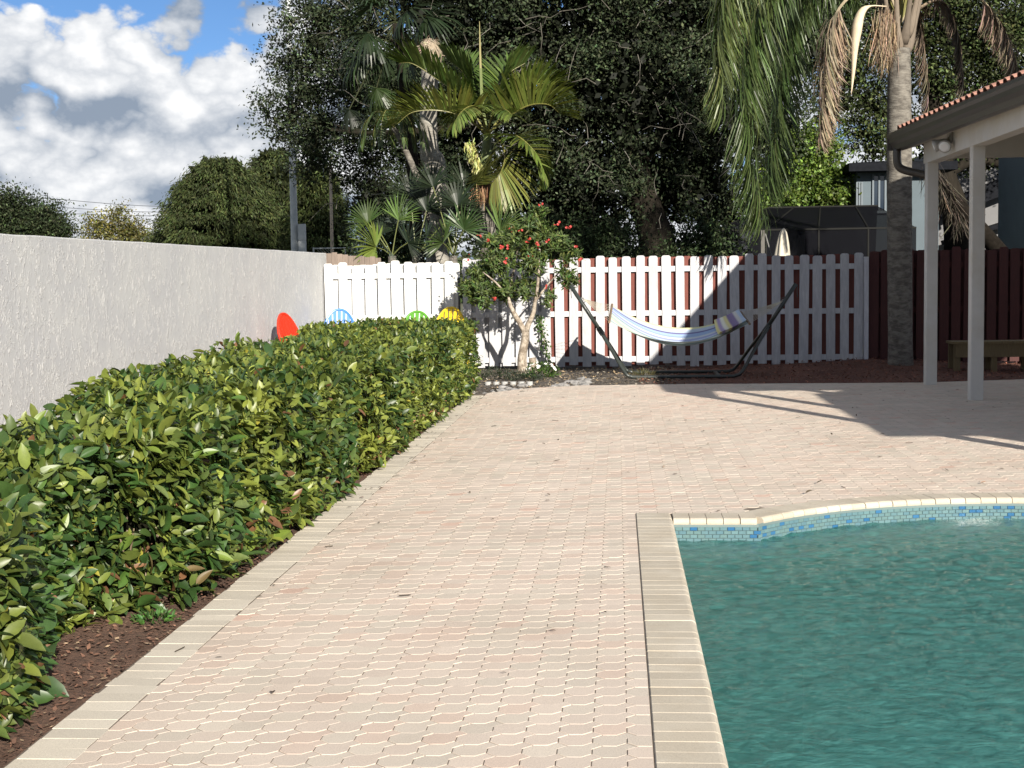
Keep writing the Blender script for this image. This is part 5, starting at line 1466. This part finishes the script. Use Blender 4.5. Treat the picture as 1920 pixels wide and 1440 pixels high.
# fascia and soffit between gutter and beam
mb = MB(); V = []
for y in (YE0, YE1 - .05):
    for x_, z in ((exl(y) + .083, 3.20), (4.16, 3.27), (4.16, 3.31), (exl(y) + .083, 3.425)): V.append((x_, y, z))
mb.add(np.array(V), [(0, 1, 5, 4), (1, 2, 6, 5), (2, 3, 7, 6), (3, 0, 4, 7), (3, 2, 1, 0), (4, 5, 6, 7)], (.30, .27, .23)); mb.build('soffit', M['plain'], PO)
mb = MB(); xe = exl(20.2)
tube(mb, spl([(xe, 20.2, 3.22), (xe, 20.2, 3.06), (xe + .03, 20.2, 2.97), (xe + .12, 20.19, 2.92), (xe + .27, 20.15, 2.88), (4.22, 20.11, 2.84)], 20), .055, 12); mb.build('downspout_elbow', M['gutter'], PO, smooth=True)
# twin floodlight on the beam
FL = thing('floodlight', 'twin headed white security floodlight under the porch eave', 'floodlight', (4.12, 18.55, 3.2))
LP = at(1790, 270, 18.6)
M['lamp'] = mat('lamp_housing', (.42, .41, .38), .45); M['lens'] = mat('lamp_glass', (.75, .77, .78), .08, spec=.8)
bx, by, bz = 4.11, 18.5, LP.z + .02
mb = MB(); box(mb, 4.13, 4.16, by - .07, by + .07, bz - .02, bz + .12); mb.build('mounting_plate', M['lamp'], FL)
for dy, dz in ((-.10, -.02), (.10, .0)):
    c0 = Vector((bx - .02, by + dy, bz + dz)); d = Vector((-.35, -.72, -.45)).normalized() if dy < 0 else Vector((-.9, .2, -.35)).normalized()
    mb = MB(); tube(mb, [Vector((4.14, by + dy * .3, bz + .05)), c0 - d * .03], .018, 8); mb.build('lamp_arm', M['lamp'], FL)
    mb = MB(); tube(mb, [c0 - d * .05, c0 - d * .03, c0 + d * .03, c0 + d * .085, c0 + d * .12], [.022, .045, .055, .078, .080], 16); hd = mb.build('lamp_head', M['lamp'], FL, smooth=True)
    mb = MB(); tube(mb, [c0 + d * .121, c0 + d * .129], [.068, .05], 16); mb.build('lens', M['lens'], hd)
# bench under the porch
BN = thing('wooden_bench', 'low unpainted wooden bench in the shade under the porch', 'bench', (6.6, 22.4, 0))
BW = (.15, .112, .055)
b0, b1 = at(1782, 645, 22.3), at(2010, 640, 22.3)
zt = .44
for i_, yy in enumerate((22.15, 22.31, 22.47)):
    mb = MB(); box(mb, b0.x, b1.x, yy, yy + .14, zt, zt + .038, np.array(BW) * rng.uniform(.9, 1.1)); mb.build('seat_plank', M['wood_pale'], BN)
mb = MB(); box(mb, b0.x + .05, b1.x - .05, 22.17, 22.205, zt - .20, zt, np.array(BW)); mb.build('apron', M['wood_pale'], BN)
for x in np.linspace(b0.x + .08, b1.x - .08, 4):
    for yy in (22.19, 22.55):
        mb = MB(); box(mb, x - .045, x + .045, yy, yy + .06, 0, zt - .003, np.array(BW) * .95); mb.build('leg', M['wood_pale'], BN)

# main house beside the pool: out of frame, it throws the broad shade on the deck
HO = thing('house', 'tiled roof house beside the pool that shades the deck', 'house', (9, 7, 0))
M['housewall'] = mat('house_stucco', (.55, .53, .48), .85, bump=.3, bscale=30)
mb = MB(); box(mb, 6.5, 14, 6.2, 10.6, 0, 3.2); mb.build('wall', M['housewall'], HO)
mb = MB(); V = [(5.75, 5.8, 3.2), (14.6, 5.8, 3.2), (14.6, 10.73, 3.2), (5.75, 10.73, 3.2), (8.2, 8.0, 4.0), (12.4, 8.0, 4.0), (12.4, 10.73, 4.0), (8.2, 10.73, 4.0)]
mb.add(np.array(V), [(3, 2, 1, 0), (0, 1, 5, 4), (1, 2, 6, 5), (2, 3, 7, 6), (3, 0, 4, 7), (4, 5, 6, 7)], (.40, .2, .14)); mb.build('roof', M['clay'], HO)
for k in range(2):
    mb = MB(); box(mb, 6.47, 6.499, 6.6 + k * 1.7, 7.6 + k * 1.7, .9, 2.2, (.1, .12, .14)); mb.build('window', M['plain'], HO)

# ------------------------------------------------------------------ neighbours
M['bluewall'] = mat('blue_grey_siding', (.085, .112, .13), .8, var=.08, vscale=3)
M['whitewall'] = mat('neighbour_stucco', (.15, .15, .155), .85, var=.08, vscale=3)
M['darkroof'] = mat('dark_shingle', (.011, .012, .015), .85, spec=.05, var=.3, vscale=14)
M['glass'] = mat('dark_window', (.02, .03, .045), .08, spec=.6)
YN = 33.4
NB = thing('neighbour_house', 'blue grey two storey house behind the tall palm', 'house', (o(1650, 480, YN).x, YN, 0))
x0, x1, zt = o(1606, 400, YN).x, o(1760, 400, YN).x, o(1606, 322, YN).z
mb = MB(); box(mb, x0, x1, YN, YN + 7, 0, zt); mb.build('wall', M['bluewall'], NB)
mb = MB(); V = [(x0 - .25, YN - .5, zt - .02), (x1 + .3, YN - .5, zt - .02), (x1 + .3, YN + 7.4, zt - .02), (x0 - .25, YN + 7.4, zt - .02), (x0 - .25, YN - .5, zt + .16), (x1 + .3, YN - .5, zt + .16), (x1 + .3, YN + 7.4, zt + .16), (x0 - .25, YN + 7.4, zt + .16), ((x0 + x1) / 2, YN + 2.5, zt + .42), ((x0 + x1) / 2, YN + 4.5, zt + .42)]
mb.add(np.array(V), [(3, 2, 1, 0), (0, 1, 5, 4), (1, 2, 6, 5), (2, 3, 7, 6), (3, 0, 4, 7), (4, 5, 8), (5, 6, 9, 8), (6, 7, 9), (7, 4, 8, 9)]); mb.build('roof', M['darkroof'], NB)
for u0, u1, v0, v1 in ((1638, 1658, 330, 392), (1608, 1614, 345, 392)):
    a_, b_ = o(u0, v1, YN), o(u1, v0, YN)
    mb = MB(); box(mb, a_.x, b_.x, YN - .02, YN + .05, a_.z, b_.z); w_ = mb.build('window', M['glass'], NB)
    mb = MB(); xm = (a_.x + b_.x) / 2
    for q_ in ((a_.x - .04, a_.x), (xm - .02, xm + .02), (b_.x, b_.x + .04)): box(mb, q_[0], q_[1], YN - .05, YN - .021, a_.z - .04, b_.z + .04, (.10, .125, .145))
    box(mb, a_.x - .08, b_.x + .08, YN - .1, YN - .052, a_.z - .1, a_.z - .045, (.2, .25, .29)); mb.build('window_frame', M['plain'], w_)
# pale gabled building between the porch posts
YP = 41.0
PB = thing('pale_building', 'pale stucco building with a dark sloping roof edge seen between the porch posts', 'building', (o(1830, 470, YP).x, YP, 0))
x0, x1 = o(1738, 400, YP).x, o(1990, 400, YP).x
mb = MB(); box(mb, x0, x1, YP, YP + 6, 0, o(1800, 285, YP).z); mb.build('wall', M['whitewall'], PB)
A, B = o(1755, 398, YP - .4), o(1960, 318, YP - .4)
mb = MB(); bar(mb, A, B, .9, .42); mb.build('roof_edge', M['darkroof'], PB)
A, B = o(1770, 455, YP - .8), o(1960, 395, YP - .8)
mb = MB(); bar(mb, A, B, .7, .12); mb.build('lower_eave', M['darkroof'], PB)
a_, b_ = o(1835, 470, YP), o(1870, 432, YP); mb = MB(); box(mb, a_.x, b_.x, YP - .5, YP - .01, a_.z, b_.z); mb.build('bay', M['whitewall'], PB)
YC = 31.0
BC = thing('blue_outbuilding', 'tall blue grey wall corner at the edge of view behind the porch', 'building', (o(1930, 470, YC).x, YC, 0))
mb = MB(); box(mb, o(1942, 400, YC).x, o(1942, 400, YC).x + 3, YC, YC + 3, 0, o(1900, 258, YC).z); mb.build('wall', M['bluewall'], BC)
mb = MB(); box(mb, o(1942, 400, YC).x - .02, o(1942, 400, YC).x + 3, YC - .03, YC - .001, o(1900, 405, YC).z, o(1900, 400, YC).z); mb.build('trim_band', M['darkroof'], BC)
# leaning dead trunk
M['dead_stem'] = mat('dead_stem', (.012, .010, .008), .95, spec=.05, var=.4, vscale=20)
LD = thing('leaning_trunk', 'dark dead palm stem leaning across between the porch posts', 'trunk', tuple(o(1880, 480, 26.0)))
mb = MB(); tube(mb, spl([o(1885, 485, 26), o(1830, 420, 26), o(1780, 365, 26), o(1742, 318, 26)], 12), np.linspace(.16, .10, 12), 9); mb.build('stem', M['dead_stem'], LD, smooth=True)
mb = MB(); n = 700; A = np.array(tuple(o(1742, 310, 26))); B = np.array(tuple(o(1800, 400, 26))); t = rng.random((n, 1)) ; leaves(mb, A + (B - A) * t + rng.normal(0, .06, (n, 3)), np.c_[rng.normal(.3, .3, n), rng.normal(0, .2, n), -np.ones(n)], rsph(n), rng.uniform(.25, .6, n), .014, jit((.045, .037, .026), n, .4), 'strip', .2); mb.build('dry_leaves', M['fibre'], LD)
# screen enclosure
def screen_mat():
    m = bpy.data.materials.new('insect_screen'); m.use_nodes = True
    nt = m.node_tree; N, K = nt.nodes, nt.links
    p = N['Principled BSDF']; p.inputs['Base Color'].default_value = (.002, .0022, .004, 1); p.inputs['Specular IOR Level'].default_value = .1; p.inputs['Roughness'].default_value = .8
    t = N.new('ShaderNodeBsdfTransparent'); ms = N.new('ShaderNodeMixShader'); ms.inputs[0].default_value = .93
    K.new(t.outputs[0], ms.inputs[1]); K.new(p.outputs[0], ms.inputs[2]); K.new(ms.outputs[0], N['Material Output'].inputs[0]); return m
M['screen'] = screen_mat(); M['alu'] = mat('aluminium_bar', (.014, .014, .013), .7, spec=.1)
SE = thing('screen_enclosure', 'dark mesh pool enclosure with thin metal bars beyond the fence', 'enclosure', (3.8, 31, 0))
YS0, YS1 = 29.5, 32.5
fl_, fr_ = o(1338, 432, YS0), o(1668, 428, YS0)
rl_, rr_ = o(1440, 391, YS1), o(1604, 386, YS1)
ze = (fl_.z + fr_.z) / 2; zr = (rl_.z + rr_.z) / 2
cx = [fl_.x + (fr_.x - fl_.x) * t for t in (0, .30, .60, .88, 1.15)]; rx = [rl_.x + (rr_.x - rl_.x) * t for t in (0, .30, .60, 1.0, 1.25)]
for i in range(4):
    mb = MB(); mb.add(np.array([(cx[i], YS0, ze), (cx[i + 1], YS0, ze), (rx[i + 1], YS1, zr), (rx[i], YS1, zr)]), [(0, 1, 2, 3)]); mb.build('roof_screen', M['screen'], SE)
    mb = MB(); mb.add(np.array([(cx[i], YS0, 0), (cx[i + 1], YS0, 0), (cx[i + 1], YS0, ze), (cx[i], YS0, ze)]), [(0, 1, 2, 3)]); mb.build('wall_screen', M['screen'], SE)
    mb = MB(); mb.add(np.array([(cx[i], YS1 + 2, 0), (cx[i + 1], YS1 + 2, 0), (rx[i + 1], YS1, zr), (rx[i], YS1, zr)]), [(0, 1, 2, 3)]); mb.build('rear_screen', M['screen'], SE)
    mb = MB(); bar(mb, (cx[i], YS0, ze), (rx[i], YS1, zr), .03, .03, (1, 1, 1)); mb.build('roof_bar', M['alu'], SE)
    mb = MB(); bar(mb, (cx[i], YS0, 0), (cx[i], YS0, ze), .03, .03); mb.build('upright', M['alu'], SE)
mb = MB(); bar(mb, (cx[0], YS0, ze), (cx[-1], YS0, ze), .04, .035); mb.build('eave_bar', M['alu'], SE)
mb = MB(); bar(mb, (rx[0], YS1, zr), (rx[-1], YS1, zr), .05, .05); mb.build('ridge_bar', M['alu'], SE)
# low dark shed roof left of it
SR = thing('shed', 'low dark shed roof at the foot of the oak trunk', 'shed', (o(1310, 470, 31).x, 31, 0))
mb = MB(); a_, b_ = o(1272, 466, 31), o(1345, 432, 31); V = [(a_.x, 30, a_.z), (b_.x, 30, b_.z), (b_.x, 33, b_.z), (a_.x, 33, a_.z), (a_.x, 30, a_.z + .06), (b_.x, 30, b_.z + .06), (b_.x, 33, b_.z + .06), (a_.x, 33, a_.z + .06)]; mb.add(np.array(V), BOXF); mb.build('roof', M['darkroof'], SR)
mb = MB(); box(mb, a_.x + .1, b_.x, 30.2, 32.8, 0, a_.z); mb.build('wall', M['darkroof'], SR)
# closed parasol
UY = 27.6
up, ut = o(1464, 475, UY), o(1469, 430, UY)
UM = thing('closed_umbrella', 'closed beige patio umbrella showing above the fence', 'umbrella', (up.x, UY, 0))
mb = MB(); tube(mb, [(ut.x, UY, 0), (ut.x, UY, ut.z)], .022, 8, (.3, .22, .14)); mb.build('pole', M['plain'], UM)
mb = MB(); n = 24; V = []; zs = [ut.z + .02, ut.z - .05, ut.z - .13, ut.z - .30, ut.z - .55, ut.z - 1.0]; rs = [.012, .055, .075, .105, .14, .17]
for z, r in zip(zs, rs):
    for k in range(n): a_ = 2 * math.pi * k / n; q_ = 1 + .20 * math.cos(a_ * 6 + z * 3); V.append((ut.x + r * q_ * math.cos(a_) - (ut.z - z) * .05, UY + r * q_ * math.sin(a_), z))
F = [(i * n + k, (i + 1) * n + k, (i + 1) * n + (k + 1) % n, i * n + (k + 1) % n) for i in range(5) for k in range(n)] + [tuple(range(n))]
mb.add(np.array(V), F, (.46, .42, .34)); mb.build('canopy', M['plain'], UM, smooth=True)
PP = thing('patio_post', 'grey weathered post beside the closed umbrella', 'post', (o(1430, 475, UY + .3).x, UY + .3, 0))
a_ = o(1430, 432, UY + .3); mb = MB(); box(mb, a_.x - .035, a_.x + .035, UY + .26, UY + .33, 0, a_.z, (.10, .095, .085)); mb.build('shaft', M['wood_pale'], PP)
mb = MB(); bar(mb, o(1447, 480, UY + .3), o(1435, 438, UY + .3), .02, .02, (.12, .12, .115)); mb.build('brace', M['plain'], PP)

# ------------------------------------------------------------------ poles, wires, chain-link
YL = 46.0
LPo = thing('light_pole', 'tall galvanised grey light pole rising behind the wall end', 'pole', (o(553, 480, YL).x, YL, 0))
M['galv'] = mat('galvanised', (.36, .39, .40), .55, base2=(.46, .48, .48), mixscale=2, var=.12, vscale=10)
mb = MB(); b_, t_ = o(553, 478, YL), o(536, -160, YL); tube(mb, [(b_.x, YL, 0), b_, (b_ + t_) / 2, t_], [.125, .12, .095, .06], 14); mb.build('shaft', M['galv'], LPo, smooth=True)
a_, b_ = o(561, 474, YL - .1), o(572, 420, YL - .1)
for z0, z1 in ((a_.z - .6, (a_.z + b_.z) / 2 - .06), ((a_.z + b_.z) / 2 - .05, b_.z)):
    mb = MB(); box(mb, a_.x, b_.x, YL - .18, YL + .02, z0, z1); mb.build('control_box', M['galv'], LPo)
WP = thing('wooden_pole', 'thin tan wooden pole with a small lamp behind the fence', 'pole', (o(622, 480, 52).x, 52, 0))
mb = MB(); b_, t_ = o(623, 480, 52), o(619, 296, 52); tube(mb, [(b_.x, 52, 0), b_, t_], [.07, .065, .05], 10, (.36, .29, .21)); mb.build('shaft', M['wood_pale'], WP, smooth=True)
mb = MB(); tube(mb, [o(619, 305, 52), o(612, 306, 52), o(606, 315, 52), o(606, 332, 52)], .022, 6, (.5, .52, .52)); mb.build('lamp_arm', M['galv'], WP)
CL = thing('chain_link_fence', 'bit of chain link fence past the end of the wall', 'fence', (o(620, 480, 40).x, 40, 0))
for u in (588, 647, 700):
    p_ = o(u, 464, 40); mb = MB(); tube(mb, [(p_.x, 40, 0), (p_.x, 40, p_.z)], .025, 8, (.5, .5, .5)); mb.build('post', M['galv'], CL)
a_, b_ = o(588, 466, 40), o(700, 464, 40); mb = MB(); tube(mb, [a_, b_], .02, 6); mb.build('top_rail', M['galv'], CL)
mb = MB()
for k in range(-30, 40):
    x = a_.x + k * .08
    for sg in (1, -1):
        p0, p1 = Vector((x, 40.03, 1.2)), Vector((x + sg * 1.3, 40.03, a_.z if a_.z < 2.6 else 2.5))
        lo_, hi_ = a_.x, b_.x
        ts = [0, 1]
        d = p1 - p0
        for lim, s_ in ((lo_, 1), (hi_, -1)):
            pass
        if min(p0.x, p1.x) < lo_ or max(p0.x, p1.x) > hi_: continue
        tube(mb, [p0, p1], .004, 3, (.45, .47, .46), cap=False)
wm = mb.build('wire_mesh', M['galv'], CL); wm['kind'] = 'stuff'
for k, (v0, v1) in enumerate([(370, 392), (386, 400), (398, 404)]):
    mb = MB(); A, B = o(60, v0, 95), o(420, v1, 95); mid = (A + B) / 2 - Vector((0, 0, .12)); tube(mb, spl([A + (A - B), A, mid, B, B + (B - A) * 1.2], 14), .022, 4, (.12, .13, .15)); w_ = mb.build('power_line', M['plain'], None)
    tag(w_, ['upper', 'middle', 'lowest'][k] + ' of the three thin power lines over the far trees', 'power line', 'power lines')

# ------------------------------------------------------------------ fallen leaves on the deck
mb = MB(); n = 330
P = np.c_[rng.uniform(-1.7, 4.5, n), 4.6 + 15.2 * rng.random(n) ** .75]
kp = np.array([(not inpool(x, y, .26)) and y < yfar(x) - .1 for x, y in P]); P = P[kp]; n = len(P)
ed = rng.random(n) < .25; P[ed, 0] = -1.85 + np.abs(rng.normal(0, .12, ed.sum()))
D = rsph(n); D[:, 2] = np.abs(D[:, 2]) * .15; N_ = rsph(n) * .35 + np.array((0, 0, 1.0))
L = rng.uniform(.015, .05, n) * np.where(rng.random(n) < .12, 1.7, 1)
leaves(mb, np.c_[P, np.full(n, .009)], D, N_, L, L * rng.uniform(.18, .5, n), jit((.085, .058, .038), n, .5), 'fold')
for _ in range(26):
    x, y = rng.uniform(-1.85, 3), rng.uniform(4.6, 16)
    if inpool(x, y, .3): continue
    d = rsph(1)[0]; d[2] = 0; tube(mb, [(x, y, .008), tuple(np.array((x, y, .011)) + d * rng.uniform(.03, .09))], .0025, 4, (.06, .045, .03), cap=False)
tag(mb.build('leaf_litter', M['chip'], None), 'scattered dead leaves and twigs on the pavers', 'litter', None, 'stuff')
# the bigger dead leaf lying beside the far end of the hedge
p_ = gnd(932, 735); o_ = bpy.data.objects.new('fallen_leaf', fl[15]); link(o_, None, (p_.x, p_.y, .02)); o_.rotation_euler = (.3, .5, 1.0); o_.scale = (.10, .11, .12); tag(o_, 'curled brown leaf lying on the pavers by the hedge end', 'leaf')
print('objects', len(bpy.data.objects), 'tris', sum(len(m_.loops) - 2 * len(m_.polygons) for m_ in bpy.data.meshes))
